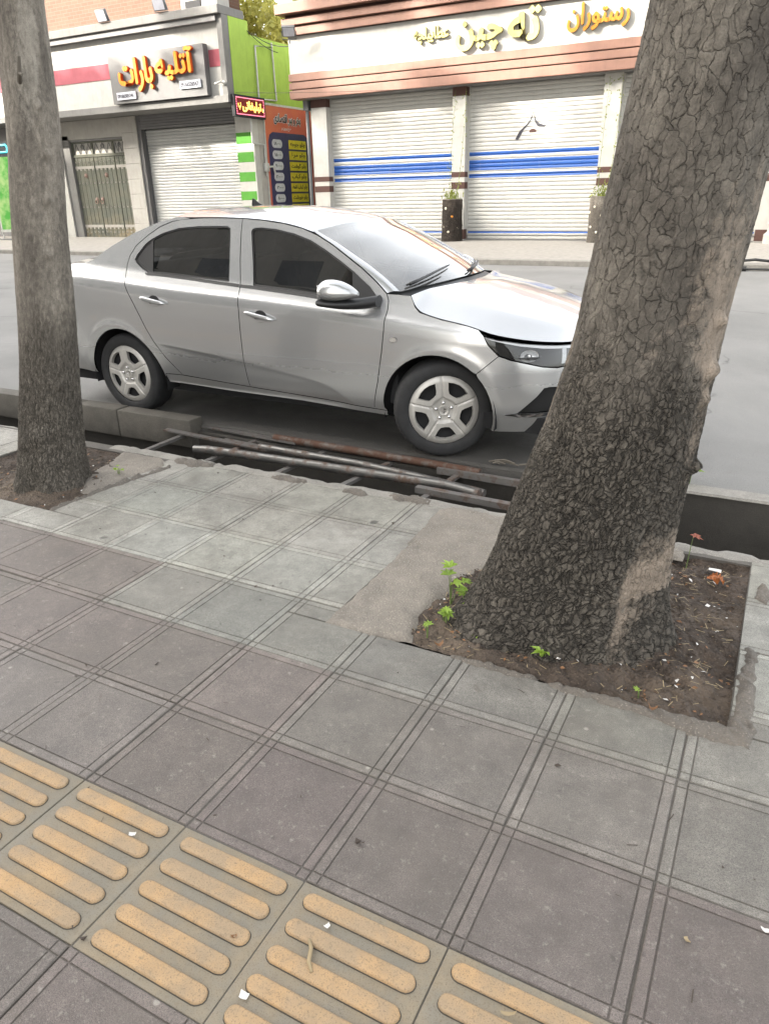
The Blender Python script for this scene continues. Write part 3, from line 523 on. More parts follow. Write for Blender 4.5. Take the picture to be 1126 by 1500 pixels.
scrap('fallen_leaf', .053, 1.281, .003, .026, .015, -1.0, M_STRAW, 'small pale oval leaf on the grey tile at right', 'leaf'); scrap('fallen_leaf', -.247, .947, .007, .05, .012, .3, M_STRAW, 'thin pale leaf curl on the yellow bar at the bottom', 'leaf')
scrap('fallen_leaf', -.908, 2.099, .004, .05, .03, .7, M_DRY, 'curled orange brown leaf on the rim of the pit', 'leaf', .6); scrap('fallen_leaf', -.86, .83, .004, .022, .012, .9, M_DRY, 'dry brown leaf at the foot of the yellow bars', 'leaf', .5)
scrap('fallen_leaf', -.15, 2.05, .015, .045, .025, .2, M_DRY, 'dry leaf in the front corner of the soil pit', 'leaf', .7)
b = MB(); b.tube([(-.70, .90, .009), (-.685, .885, .011), (-.672, .855, .011), (-.655, .84, .009)], [.004, .0045, .0045, .003], 8); tag(b.obj('twig', M_STRAW, smooth=True), 'pale bent twig across the yellow bars', 'twig')
e = empty('candy_wrapper', (-.05, 3.06, .0), 0, 'crumpled orange wrapper lying in the soil pit', 'wrapper'); M_WRAP = plain('orange_foil', (.30, .10, .03), .4, .2, var=.5, scale=60)
b = MB(); n = 7
P = [[(.036*(i/(n-1)-.5)*2*(1-.1*j), .026*(j/(n-1)-.5)*2, .02+.018*mnoise.noise(Vector((i*.9, j*1.1, 2)))*2) for j in range(n)] for i in range(n)]; b.grid(P, flip=True); b.obj('foil', M_WRAP, e)
b = MB(); b.grid([[(x-.01, y+.05, .03+.01*mnoise.noise(Vector((x*60, y*60, 1)))) for y in (-.012, 0, .012)] for x in (-.025, 0, .025)], flip=True); b.obj('paper_corner', M_PAPER, e)
# loose crumbs, straw and chips in the two pits: beyond counting
def crumbs(name, x0, x1, y0, y1, n, zf, mats, seed, avoid):
    r = random.Random(seed); b = MB()
    for _ in range(n):
        x = r.uniform(x0, x1); y = r.uniform(y0, y1)
        if math.hypot(x-avoid[0], y-avoid[1]) < avoid[2]: continue
        z = zf(x, y); k = r.random()
        if k < .66:
            s_ = r.uniform(.004, .012); V = [Vector((r.uniform(-1, 1), r.uniform(-1, 1), r.uniform(-.3, .8)))*s_+Vector((x, y, z+s_*.3)) for _ in range(4)]; b.add(V, [(0, 1, 2), (0, 2, 3), (0, 3, 1), (1, 3, 2)], 0)
        elif k < .86:
            a = r.random()*6.28; l = r.uniform(.012, .04); p = Vector((x, y, z+.006)); d = Vector((math.cos(a), math.sin(a), r.uniform(-.1, .25)))*l; s_ = Vector((-d.y, d.x, 0)).normalized()*r.uniform(.0007, .0016); b.add([p-s_, p+s_, p+d+s_, p+d-s_], [(0, 1, 2, 3)], 1)
        else:
            a = r.random()*6.28; l = r.uniform(.004, .014); p = Vector((x, y, z+.006)); d = Vector((math.cos(a), math.sin(a), r.uniform(-.3, .4)))*l; s_ = Vector((-math.sin(a), math.cos(a), r.uniform(-.4, .4)))*l*.5; b.add([p-d, p-s_, p+d, p+s_+Vector((0, 0, l*.3))], [(0, 1, 2, 3)], 2 if r.random() < .8 else 3)
    tag(b.obj(name, mats), kind='stuff')
MC = [plain('soil_clod', (.05, .038, .03), .95, var=.4), M_STRAW, M_DRY, M_PAPER]
crumbs('pit_debris', -1.05, .06, 2.09, 3.25, 2600, soilbump, MC, 4, (-.55, 2.52, .33)); crumbs('pit_debris', -4.3, -3.36, 2.4, 3.2, 700, soilbump2, MC, 6, (-3.69, 2.7, .2))
crumbs('pavement_grit', -3.2, .3, .65, 3.3, 200, lambda x, y: -.004, [MC[0]]*4, 12, (-.3, 2.6, .62))
b = MB()
for k in range(26):
    x = -1.45+rng.random()*.75; y = 4.03+rng.random()*.06; a = rng.normal(0, .5); l = .05+.15*rng.random(); z = .012+.02*rng.random()
    b.tube([(x, y, z), (x+l*.5*math.cos(a), y+l*.5*math.sin(a)*.4, z+.012), (x+l*math.cos(a), y+l*math.sin(a)*.4, z)], [.003, .0025, .001], 5)
tag(b.obj('dry_twigs', M_BARK_L), kind='stuff')
# ------------------------------------------------------------------ parked saloon car
# ---- car body surface: plan curve C(s) + inward offset d(s,z) ----
_pl=np.array([(-3.58,0),(-3.575,.30),(-3.54,.52),(-3.46,.67),(-3.33,.765),(-3.1,.83),(-2.8,.862),(-2.3,.873),(-1.8,.874),(-1.3,.874),(-.8,.874),(-.3,.874),(0.0,.870),(.18,.858),(.34,.828),(.48,.775),(.60,.69),(.69,.57),(.755,.40),(.79,.20),(.80,0)],float)
def _cr(P,n=40):
    P=np.vstack([2*P[0]-P[1],P,2*P[-1]-P[-2]]);out=[]
    for i in range(1,len(P)-2):
        p0,p1,p2,p3=P[i-1:i+3]
        for k in range(n):
            t=k/n
            out.append(.5*((2*p1)+(-p0+p2)*t+(2*p0-5*p1+4*p2-p3)*t*t+(-p0+3*p1-3*p2+p3)*t**3))
    out.append(P[-2]);return np.array(out)
_pc=_cr(_pl)
_sl=np.r_[0,np.cumsum(np.linalg.norm(np.diff(_pc,axis=0),axis=1))]
_k=np.argmin(abs(_pc[:,0]+1.3)+10*(_pc[:,1]<.8))
_sl=_sl-_sl[_k]-1.3
S_END=_sl[-1];S_BEG=_sl[0]
_tg=np.gradient(_pc,axis=0);_tg/=np.linalg.norm(_tg,axis=1)[:,None]
def plan(s):
    x=np.interp(s,_sl,_pc[:,0]);w=np.interp(s,_sl,_pc[:,1])
    tx=np.interp(s,_sl,_tg[:,0]);tw=np.interp(s,_sl,_tg[:,1]);l=np.hypot(tx,tw)
    return x,w,-tw/l,tx/l      # outward normal (nx,nw)
def smooth_interp(x,X,Y,h):
    # box-smoothed piecewise linear
    o=0
    for k in (-1,-.6,-.2,.2,.6,1): o=o+np.interp(x+k*h,X,Y)
    return o/6
def sst(a,b,x):
    t=np.clip((x-a)/(b-a),0,1);return t*t*(3-2*t)
def zsh(s): return smooth_interp(s,[-3.6,-3.04,-2.55,-2.06,-1.49,-.99,-.58,-.38,-.08,.26,.8,1.5],[1.03,1.02,.99,.953,.923,.892,.862,.845,.808,.782,.77,.765],.12)
def zcrease(s): return smooth_interp(s,[-2.6,-2.16,-2.02,-1.5,-1.12,-.885,-.77,-.685,-.6,-.5],[.62,.58,.567,.511,.465,.425,.39,.342,.29,.22],.03)
_LZ=[.0,.2,.27,.33,.40,.55,.8];_LI=[.16,.075,.045,.016,.006,0,0]
_UT=[-.6,-.16,-.05,0,.03,.10,.55];_UI=[0,.002,.005,.013,.037,.082,.272]
_FZ=[.0,.2,.26,.34,.46,.60,.68,.74,.79,.86,1.0];_FI=[.14,.068,.034,.008,.0,.012,.035,.06,.105,.2,.4]
_RZ=[.0,.25,.34,.6,.75,.9,1.05,1.15];_RI=[.1,.03,0,0,.03,.05,.09,.2]
def dd(s,z):
    t=z-zsh(s)
    side=smooth_interp(z,_LZ,_LI,.02)+smooth_interp(t,_UT,_UI,.012)
    m=sst(-2.45,-2.1,s)*(1-sst(-.72,-.56,s))
    side=side+smooth_interp(zcrease(s)-z,[-.01,0,.02,.30],[0,.001,.008,.062],.008)*m*sst(.22,.30,z)
    fr=smooth_interp(z,_FZ,_FI,.03)
    re=smooth_interp(z,_RZ,_RI,.03)
    wf=sst(.25,.62,s);wr=1-sst(-3.5,-3.05,s)
    d=side*(1-wf)*(1-wr)+fr*wf+re*wr
    for hx in (0.,-2.65):
        r=np.hypot(s-hx,z-.31)
        d=d-.006*np.exp(-((r-.375)/.035)**2)*sst(.12,.3,z)
    return d
def surf(s,z,off=0.):
    s=np.asarray(s,float);z=np.asarray(z,float)
    x,w,nx,nw=plan(s);d=dd(s,z)+off
    return np.stack([x-nx*d,-(w-nw*d),z+0*s],-1)     # near side = -y
def snorm(s,z,e=.004):
    a=surf(s+e,z)-surf(s-e,z);b=surf(s,z+e)-surf(s,z-e)
    n=np.cross(a,b);n/=np.linalg.norm(n,axis=-1)[...,None]+1e-12
    return n
def m_paint():
    t = NT('silver_paint'); v = t.obj(); fl = t.noise(v, 900, 2, .5); d = t.noise(v, 5, 6, .6); z = t.sep(v)[2]
    low = t.ramp(z, (.16, .55), (.6, .0)); dm = t.math('MULTIPLY', low, t.ramp(d, (.2, .35), (.9, .8)))
    c = t.mix(t.ramp(fl, (.3, 0.), (.7, 1.)), (.40, .405, .41), (.495, .50, .505)); c = t.mix(dm, c, (.27, .25, .22))
    t.P(Base_Color=c, Metallic=t.math('SUBTRACT', .72, t.math('MULTIPLY', dm, .5)), Roughness=t.math('ADD', .26, t.math('MULTIPLY', dm, .2)), Coat_Weight=1., Coat_Roughness=t.ramp(d, (.3, .03), (.8, .09)), Coat_IOR=1.5); return t.m
M_PAINT = m_paint(); M_BLK = plain('black_trim', (.012, .012, .013), .45, var=.1); M_GAP = plain('dark_gap', (.006, .006, .006), .9, var=.1); M_RUB = plain('tyre_rubber', (.017, .017, .018), .8, var=.25, scale=20, bump=.15)
M_CHROME = plain('chrome', (.75, .75, .76), .12, 1., var=.03); M_RIM = plain('painted_wheel_cover', (.40, .385, .36), .42, .35, var=.10, scale=14, dirt=.3); M_HOUS = plain('lamp_reflector', (.78, .78, .78), .28, .35, var=.25, scale=30); M_LITE = plain('clear_light_guide', (.80, .80, .80), .25); M_LINER = plain('wheel_arch_liner', (.009, .009, .01), .9); M_INT = plain('dark_upholstery', (.03, .03, .032), .8)
def m_glass(name, tint, refl_rough=.01, alpha=.0, k=1.25):
    t = NT(name); nt = t.t; g = nt.nodes.new('ShaderNodeBsdfGlossy'); t.set(g, 'Color', (1, 1, 1)); t.set(g, 'Roughness', refl_rough)
    tr = nt.nodes.new('ShaderNodeBsdfTransparent'); t.set(tr, 'Color', tint); fr = t.n('Fresnel', 0, None, IOR=1.52); mx = nt.nodes.new('ShaderNodeMixShader')
    d = nt.nodes.new('ShaderNodeBsdfDiffuse'); v = t.obj(); t.set(d, 'Color', (.45, .44, .42)); dust = t.math('MULTIPLY', t.ramp(t.noise(v, 3, 6, .65), (.3, 0.), (.8, 1.)), .035+alpha)
    t.set(mx, 'i0', t.math('MULTIPLY', fr, k, clamp=True)); nt.links.new(tr.outputs[0], mx.inputs[1]); nt.links.new(g.outputs[0], mx.inputs[2])
    m2 = nt.nodes.new('ShaderNodeMixShader'); t.set(m2, 'i0', dust); nt.links.new(mx.outputs[0], m2.inputs[1]); nt.links.new(d.outputs[0], m2.inputs[2]); nt.links.new(m2.outputs[0], t.out.inputs[0]); return t.m
M_TINT = m_glass('tinted_glass', (.10, .105, .11), k=1.7); M_WS = m_glass('windscreen_glass', (.55, .58, .56), .015, .3, 2.3); M_LAMP = m_glass('lamp_glass', (.93, .94, .95))
car = empty('parked_car', (-1.7285, 4.839, 0), 0, 'silver four door saloon car parked at the edge of the open channel', 'car')
# ---- traced outlines in unrolled side coordinates (s along the body, z up)
REAR_EDGE = [(-2.33, .689), (-2.362, .752), (-2.417, .856), (-2.469, .949), (-2.497, 1.009), (-2.509, 1.069), (-2.512, 1.115), (-2.50, 1.169), (-2.453, 1.239), (-2.354, 1.309), (-2.253, 1.364), (-2.149, 1.397), (-2.057, 1.411), (-1.885, 1.418), (-1.70, 1.417), (-1.548, 1.412)]
REAR_LOW = [(-2.085, .352), (-2.191, .477), (-2.273, .60)]
BSH = [(-1.548, 1.412), (-1.542, 1.325), (-1.519, 1.168), (-1.485, 1.012), (-1.474, .948), (-1.465, .86), (-1.466, .70), (-1.462, .541), (-1.470, .322)]
RAIL_F = [(-1.548, 1.412), (-1.373, 1.40), (-1.215, 1.381), (-1.071, 1.353), (-.95, 1.313), (-.828, 1.257), (-.707, 1.189), (-.587, 1.122), (-.492, 1.06), (-.431, 1.015), (-.397, .987)]
FSH = [(-.397, .987), (-.379, .95), (-.371, .90), (-.374, .85), (-.376, .78), (-.391, .66), (-.424, .468), (-.471, .281)]
RWIN = [(-2.446, 1.148), (-2.432, 1.18), (-2.369, 1.25), (-2.313, 1.285), (-2.216, 1.324), (-2.085, 1.354), (-1.914, 1.366), (-1.745, 1.367), (-1.662, 1.365), (-1.635, 1.353), (-1.628, 1.32), (-1.61, 1.209), (-1.581, 1.023), (-1.911, 1.043), (-2.186, 1.060), (-2.30, 1.061), (-2.361, 1.086), (-2.425, 1.125)]
FWIN = [(-1.380, 1.006), (-1.415, 1.16), (-1.461, 1.33), (-1.455, 1.347), (-1.435, 1.355), (-1.388, 1.357), (-1.267, 1.348), (-1.121, 1.321), (-.988, 1.282), (-.866, 1.226), (-.744, 1.162), (-.635, 1.10), (-.515, 1.022), (-.452, .964), (-.455, .935), (-.52, .925), (-.66, .936), (-.761, .948), (-.9, .965), (-1.109, .985)]
HOODL = [(-.397, .987), (-.31, .986), (-.235, .982), (-.20, .922), (-.164, .894), (-.09, .876), (-.012, .859), (.07, .847), (.15, .833), (.22, .816), (.252, .787)]
def arch(cx, r, a0, a1, n=30): return [(cx+r*math.cos(a), .303+r*.995*math.sin(a)) for a in np.linspace(a0, a1, n)]
AF = arch(-.033, .357, math.radians(195), math.radians(-15)); AR = arch(-2.604, .362, math.radians(198), math.radians(-10))
LAMP = [(.252, .783), (.342, .767), (.479, .744), (.625, .728), (.822, .713), (.93, .705), (.90, .62), (.80, .597), (.711, .593), (.613, .605), (.524, .626), (.419, .649), (.347, .673), (.285, .733)]
FOG = [(.467, .333), (.58, .434), (.623, .483), (.66, .487), (.78, .48), (.86, .40), (.87, .335)]
def resamp(P, h):
    out = []
    for a, c in zip(P, P[1:]+P[:1]):
        n = max(1, int(math.dist(a, c)/h))
        out += [(a[0]+(c[0]-a[0])*k/n, a[1]+(c[1]-a[1])*k/n) for k in range(n)]
    return out
def chaikin(P, n=1):
    """round polygon corners slightly"""
    for _ in range(n): P = [q for a, c in zip(P, P[1:]+P[:1]) for q in ((.8*a[0]+.2*c[0], .8*a[1]+.2*c[1]), (.2*a[0]+.8*c[0], .2*a[1]+.8*c[1]))]
    return P
def inset(P, d):
    A = np.array(P); ar = np.sum(A[:, 0]*np.roll(A[:, 1], -1)-np.roll(A[:, 0], -1)*A[:, 1]); sg = 1 if ar > 0 else -1
    e = np.roll(A, -1, 0)-A; e /= np.linalg.norm(e, axis=1)[:, None]+1e-9; n = np.stack([-e[:, 1], e[:, 0]], 1)*sg; nv = n+np.roll(n, 1, 0); nv /= np.maximum(np.linalg.norm(nv, axis=1)[:, None], .35)
    return [tuple(p) for p in A+nv*d]
def panel(name, poly, mat, parent, holes=(), gap=.0028, off=0., lip=.012, step=.03, mirror=False, holegap=0., sy=None, label=None):
    P = resamp(inset(poly, gap), .014); H = [resamp(inset(h, -holegap) if holegap else list(h), .014) for h in holes]
    pts, tris = fill2d(P, step, H, sy or step*.7); s, z = pts[:, 0], pts[:, 1]; X = surf(s, z, off); N = snorm(s, z); V = list(X); NN = list(N); F = list(tris)
    if lip:
        b = 0
        for r in [P]+H:
            k = len(r); q0 = len(V); sr = np.array([p[0] for p in r]); zr = np.array([p[1] for p in r])
            A = surf(sr, zr, off); Bq = surf(sr, zr, off+lip); tn = np.roll(A, -1, 0)-np.roll(A, 1, 0); nn = np.cross(tn, Bq-A); nn /= np.linalg.norm(nn, axis=1)[:, None]+1e-9
            V += list(A)+list(Bq); NN += list(nn)+list(nn)
            F += [(q0+i, q0+k+i, q0+k+(i+1) % k, q0+(i+1) % k) for i in range(k)]; b += k
    V = np.array(V); NN = np.array(NN)
    if mirror: V = V*(1, -1, 1); NN = NN*(1, -1, 1); F = [f[::-1] for f in F]
    o = mesh(name, V, F, mat, parent, normals=NN)
    if label: o['label'] = label
    return o
QUARTER = [(-2.085, .352), (-2.191, .477), (-2.273, .60)]+REAR_EDGE[:-4]+[(-1.99, 1.4165), (-2.06, 1.428), (-2.12, 1.426), (-2.3, 1.388), (-2.5, 1.322), (-2.7, 1.235), (-2.88, 1.138), (-2.95, 1.118), (-3.2, 1.10), (-3.46, 1.07), (-3.60, .98), (S_BEG+.001, .96), (S_BEG+.001, .30), (-3.7, .27), (-3.4, .27), (-3.2, .30), (-2.955, .30)]+[p for p in AR if p[1] > .30]+[(-2.235, .352)]
RDOOR = [(-1.470, .322), (-2.085, .352)]+REAR_LOW[1:]+REAR_EDGE+BSH[1:-1]
FDOOR = [(-.471, .281), (-1.470, .322)]+BSH[::-1][1:-1]+RAIL_F+FSH[1:-1]
FENDER = [(-.374, .278), (-.471, .281)]+FSH[::-1][1:-1]+HOODL+[(.285, .733), (.347, .673), (.22, .565)]+[p for p in AF[::-1] if p[0] < .215 and p[1] > .27]
BUMPER = [(.22, .565), (.347, .673)]+LAMP[:8:-1][1:][:0]+[(.419, .649), (.524, .626), (.613, .605), (.711, .593), (.80, .597), (.90, .62), (.93, .705), (1.05, .70), (S_END-.001, .70), (S_END-.001, .21), (1.0, .205), (.65, .205), (.322, .203)]+[p for p in AF[::-1] if p[0] > .222 and p[1] > .21]
ROCKER = [(-.374, .277), (-.471, .280), (-1.470, .321), (-2.085, .351), (-2.235, .351), (-2.25, .282), (-1.691, .268), (-1.043, .263), (-.385, .24)]
for mir in (False, True):
    panel('quarter_panel', QUARTER, M_PAINT, car, mirror=mir, step=.03 if mir else .02)
    rd = panel('rear_door', RDOOR, M_PAINT, car, [RWIN], mirror=mir, step=.03 if mir else .014, sy=.03 if mir else .011); fd = panel('front_door', FDOOR, M_PAINT, car, [FWIN], mirror=mir, step=.03 if mir else .014, sy=.03 if mir else .011)
    panel('fender', FENDER, M_PAINT, car, mirror=mir, step=.022); bp = panel('front_bumper', BUMPER, M_PAINT, car, [FOG], mirror=mir, step=.025)
    panel('sill', ROCKER, M_PAINT, car, mirror=mir)
    # glass, black window frames, belt moulding
    panel('window', RWIN, M_TINT, rd, off=.010, lip=0, gap=-.004, mirror=mir); panel('window', FWIN, M_TINT, fd, off=.010, lip=0, gap=-.004, mirror=mir)
    panel('window_seal', RWIN, M_BLK, rd, [inset(RWIN, .011)], off=.004, lip=.006, gap=-.002, step=.02, mirror=mir); panel('window_seal', FWIN, M_BLK, fd, [inset(FWIN, .011)], off=.004, lip=.006, gap=-.002, step=.02, mirror=mir)
    panel('window_divider', [(-2.328, 1.282), (-2.305, 1.288), (-2.262, 1.064), (-2.286, 1.058)], M_BLK, rd, off=.005, lip=.004, gap=0, step=.02, mirror=mir)
    panel('quarter_glass', [(-2.446, 1.148), (-2.432, 1.18), (-2.369, 1.25), (-2.328, 1.278), (-2.286, 1.060), (-2.30, 1.061), (-2.361, 1.086), (-2.425, 1.125)], M_BLK, rd, off=.0075, lip=0, gap=.0, step=.02, mirror=mir)
    panel('belt_moulding', [(-2.33, 1.064), (-2.186, 1.060), (-1.911, 1.043), (-1.49, 1.012), (-1.49, .994), (-1.9, 1.026), (-2.18, 1.045), (-2.31, 1.050)], M_BLK, rd, off=-.004, lip=.01, gap=0, step=.02, mirror=mir)
    panel('belt_moulding', [(-1.482, 1.011), (-1.38, 1.006), (-1.109, .985), (-.9, .966), (-.70, .941), (-.70, .927), (-.9, .949), (-1.109, .967), (-1.38, .988), (-1.482, .994)], M_BLK, fd, off=-.004, lip=.01, gap=0, step=.02, mirror=mir)
    panel('mirror_triangle', [(-.66, 1.105), (-.635, 1.10), (-.515, 1.022), (-.452, .964), (-.455, .935), (-.52, .925), (-.62, .935)], M_BLK, fd, off=.002, lip=.005, gap=.002, step=.02, mirror=mir)
    # dark inner shell behind the panel gaps
    sh = [(-3.55, .30), (-2.98, .30)]+[p for p in arch(-2.604, .372, math.radians(198), math.radians(-10)) if p[1] > .30]+[(-2.22, .29), (-.43, .26)]+[p for p in arch(-.033, .367, math.radians(195), math.radians(-15)) if p[1] > .24]+[(.36, .23), (1.2, .23), (1.2, .68), (.95, .69), (.35, .75), (.22, .80), (-.15, .88), (-.25, .96), (-.40, .97), (-.6, .925), (-1.4, .985), (-2.33, 1.04), (-2.5, 1.12), (-2.9, 1.10), (-3.55, .95)]
    panel('inner_shell', sh, M_GAP, car, off=.022, lip=0, gap=0, step=.06, mirror=mir)
    for seg in ([(-2.36, 1.10), (-2.49, 1.16), (-2.36, 1.29), (-2.15, 1.385), (-1.9, 1.405), (-1.55, 1.40), (-1.2, 1.37), (-.95, 1.30), (-.43, .99), (-.47, .965), (-.75, 1.175), (-1.1, 1.335), (-1.45, 1.365), (-1.62, 1.375), (-1.95, 1.38), (-2.2, 1.335), (-2.38, 1.255), (-2.44, 1.15)], [(-1.56, 1.40), (-1.62, 1.36), (-1.57, 1.0), (-1.40, 1.0), (-1.47, 1.37), (-1.50, 1.40)]):
        panel('inner_pillar', seg, M_GAP, car, off=.020, lip=0, gap=0, step=.04, mirror=mir)
    # door handles: cup and pull
    for dr, hx, hz, sl in ((rd, -2.212, .882, -.15), (fd, -1.29, .822, -.17)):
        sg = -1 if not mir else 1
        cup = [(hx+.052*math.cos(a), hz-.002+.040*math.sin(a)) for a in np.linspace(0, 2*PI, 20)[:-1]]; panel('handle_cup', cup, M_BLK, dr, off=-.0012, lip=.0, gap=0, step=.02, mirror=mir)
        cl = [(hx+.045*math.cos(a), hz-.020+.020*math.sin(a)) for a in np.linspace(PI, 2*PI, 12)]; panel('handle_bowl', cl, M_PAINT, dr, off=-.003, lip=.001, gap=0, step=.02, mirror=mir)
        rows = []
        for k in range(15):
            u = k/14*2-1; xx = hx+.118*u; hh = .0155*(1-abs(u)**4)**.5+.0006; bow = .012+.020*(1-u*u)**.5; zc = hz+.004+sl*.118*u; r_ = []
            for a in np.linspace(0, 2*PI, 11):
                p = surf(xx, zc+hh*math.sin(a), -(bow+.009*math.cos(a))); r_.append(p*(1, 1 if not mir else -1, 1))
            rows.append(r_)
        b = MB(); b.grid(rows, flip=mir); b.obj('door_handle', M_PAINT, dr, smooth=True)
    bd = [(-.312+.026*math.cos(a), .733+.017*math.sin(a)) for a in np.linspace(0, 2*PI, 22)[:-1]]
    e_ = panel('side_badge', bd, M_CHROME, car, off=-.003, lip=.003, gap=0, step=.01, mirror=mir); panel('badge_face', inset(bd, .004), M_RIM, e_, off=-.0035, lip=0, gap=0, step=.01, mirror=mir)
    # headlamp
    hl = panel('headlight', inset(LAMP, .0), M_BLK, car, off=.055, lip=-.055, gap=.002, step=.02, mirror=mir)
    panel('lamp_cover', LAMP, M_LAMP, hl, off=.002, lip=0, gap=.004, step=.02, mirror=mir)
    panel('chrome_strip', [(.275, .768), (.342, .757), (.479, .734), (.625, .719), (.822, .704), (.90, .698), (.90, .684), (.822, .690), (.625, .704), (.479, .722), (.342, .749)], M_LITE, hl, off=.010, lip=.02, gap=0, step=.02, mirror=mir)
    def bowl(s0, z0, R, dep, name):
        c0 = surf(s0, z0, .022); n0 = np.array((.55, -.83, .02)); n0 /= np.linalg.norm(n0); u_ = np.cross((0, 0, 1), n0); u_ /= np.linalg.norm(u_); v_ = np.cross(n0, u_)
        rows = [[(c0+n0*(dep*(r*r)-dep*.2)+(u_*math.cos(a)*1.5+v_*math.sin(a))*R*r)*(1, 1 if not mir else -1, 1) for a in np.linspace(0, 2*PI, 25)] for r in (.02, .3, .6, .85, 1.)]
        b = MB(); b.grid(rows, flip=not mir); b.obj(name, M_HOUS, hl, smooth=True); b = MB(); cc = c0+n0*.012; b.lathe([(.001, .012), (.006, .010), (.009, 0.)], 14); q_ = Vector(n0*(1, 1 if not mir else -1, 1)).to_track_quat('Z', 'Y').to_matrix(); b.V = [tuple(q_ @ Vector(v_)+Vector(cc*(1, 1 if not mir else -1, 1))) for v_ in b.V]; b.obj('bulb', M_LITE, hl, smooth=True)
    panel('lamp_bezel', chaikin([(.445, .708), (.60, .695), (.595, .630), (.455, .652)], 2), M_HOUS, hl, off=.03, lip=.01, gap=0, step=.02, mirror=mir); bowl(.53, .668, .036, .022, 'reflector')
    for k in range(9): panel('lamp_rib', [(.605+.017*k, .705-.002*k), (.611+.017*k, .705-.002*k), (.606+.017*k, .617-.001*k), (.600+.017*k, .617-.001*k)], M_RUB if k % 2 else M_HOUS, hl, off=.03, lip=.012, gap=0, step=.02, mirror=mir)
    panel('lamp_divider', [(.79, .70), (.83, .70), (.80, .607), (.765, .607)], M_HOUS, hl, off=.02, lip=.01, gap=0, step=.02, mirror=mir)
    panel('lamp_bezel', [(.31, .742), (.40, .730), (.415, .672), (.36, .69)], M_HOUS, hl, off=.03, lip=.01, gap=0, step=.02, mirror=mir)
    # fog lamp recess with its chrome blade
    fg = panel('fog_recess', FOG, M_BLK, bp, off=.05, lip=-.05, gap=0, step=.03, mirror=mir)
    panel('fog_light', [(.66+.03*math.cos(a), .415+.028*math.sin(a)) for a in np.linspace(0, 2*PI, 16)[:-1]], M_LAMP, fg, off=.03, lip=.015, gap=0, step=.02, mirror=mir)
    panel('chrome_blade', [(.395, .325), (.467, .331), (.87, .333), (.87, .318), (.62, .312), (.52, .309)], M_CHROME, bp, off=-.008, lip=.02, gap=0, step=.02, mirror=mir)
# ---- grille between the lamps, plate
b = MB()
for k in range(5): b.add(*[(lambda A: ([tuple(p) for p in A.reshape(-1, 3)], [(i*2, i*2+2, i*2+3, i*2+1) for i in range(len(A)-1)]))(np.stack([np.vstack([surf(np.linspace(.94, S_END-.001, 12), .60+.021*k, .01), surf(np.linspace(S_END-.001, .94, 12), .60+.021*k, .01)*(1, -1, 1)]), np.vstack([surf(np.linspace(.94, S_END-.001, 12), .612+.021*k, .0), surf(np.linspace(S_END-.001, .94, 12), .612+.021*k, .0)*(1, -1, 1)])], 1))][0])
b.obj('grille', M_CHROME, car)
# ---- roof, windscreen, bonnet, boot: lofted skins
def loft(name, edge, crown, mat, parent=car, n=25, power=2.2, thick=0, ridge=None, bow=0.):
    """edge: near-side edge points; the skin spans to the mirrored edge with a crown (per row) and a forward bow"""
    E = np.array(edge); T = np.linspace(-1, 1, n); G = []
    for i, p in enumerate(E):
        cr_ = crown[i] if isinstance(crown, (list, tuple, np.ndarray)) else crown; bw = bow[i] if isinstance(bow, (list, tuple, np.ndarray)) else bow
        row = []
        for t_ in T:
            c = 1-abs(t_)**power; zz = p[2]+cr_*c
            if ridge: zz += ridge(i/(len(E)-1), abs(t_))
            row.append((p[0]+bw*(1-t_*t_), p[1]*-t_ if False else -abs(p[1])*(-t_)*-1 if False else abs(p[1])*t_, zz))
        G.append(row)
    b = MB(); b.grid(G, flip=True); o = b.obj(name, mat, parent, smooth=True)
    if o.data.polygons[len(o.data.polygons)//2].normal.z < 0: o.data.flip_normals()
    return o
def on(P): return [surf(a, c) for a, c in P]
def dens(P, n):
    P = np.array(P, float); L = np.r_[0, np.cumsum(np.linalg.norm(np.diff(P, axis=0), axis=1))]; q = np.linspace(0, L[-1], n)
    return np.stack([np.interp(q, L, P[:, k]) for k in range(P.shape[1])], 1)
def smooth1(A, it=3):
    A = np.array(A, float)
    for _ in range(it): A[1:-1] = .25*A[:-2]+.5*A[1:-1]+.25*A[2:]
    return A
ROOF = smooth1(dens([(-2.12, 1.426), (-2.05, 1.4245), (-1.95, 1.423), (-1.885, 1.423), (-1.7, 1.422), (-1.548, 1.417), (-1.373, 1.405), (-1.215, 1.386), (-1.10, 1.364), (-.985, 1.332)], 40), 2)
rf = loft('roof', on(ROOF), np.interp(np.linspace(0, 1, 40), [0, .2, .6, .9, 1], [.050, .060, .066, .052, .040]), M_PAINT, power=2.4, bow=np.interp(np.linspace(0, 1, 40), [0, .75, 1], [-.05, 0, .075]))
# A pillar outer strip and windscreen
WT = np.array(surf(-.985, 1.332)); WBOT = np.array(surf(-.397, .990))
RA = np.array(on(smooth1(dens([(-.985, 1.338), (-.95, 1.318), (-.828, 1.262), (-.707, 1.194), (-.587, 1.127), (-.492, 1.065), (-.431, 1.020), (-.397, .992)], 24), 1)))
k_ = np.linspace(0, 1, 24)[:, None]; WE = RA+np.hstack([.062*k_**1.3, .030*np.ones_like(k_)+.016*k_, .006+.002*k_])
for sg in (1, -1):
    b = MB(); G = []
    for a, c in zip(RA, WE): G.append([a*(1, sg, 1), ((a+c)/2+np.array((0, -.002, .006)))*(1, sg, 1), c*(1, sg, 1), (c+np.array((.0, .012, -.012)))*(1, sg, 1)])
    b.grid(G, flip=sg > 0); b.obj('windscreen_pillar', M_PAINT, car, smooth=True)
WEi = WE+np.array((0, .004, -.003))
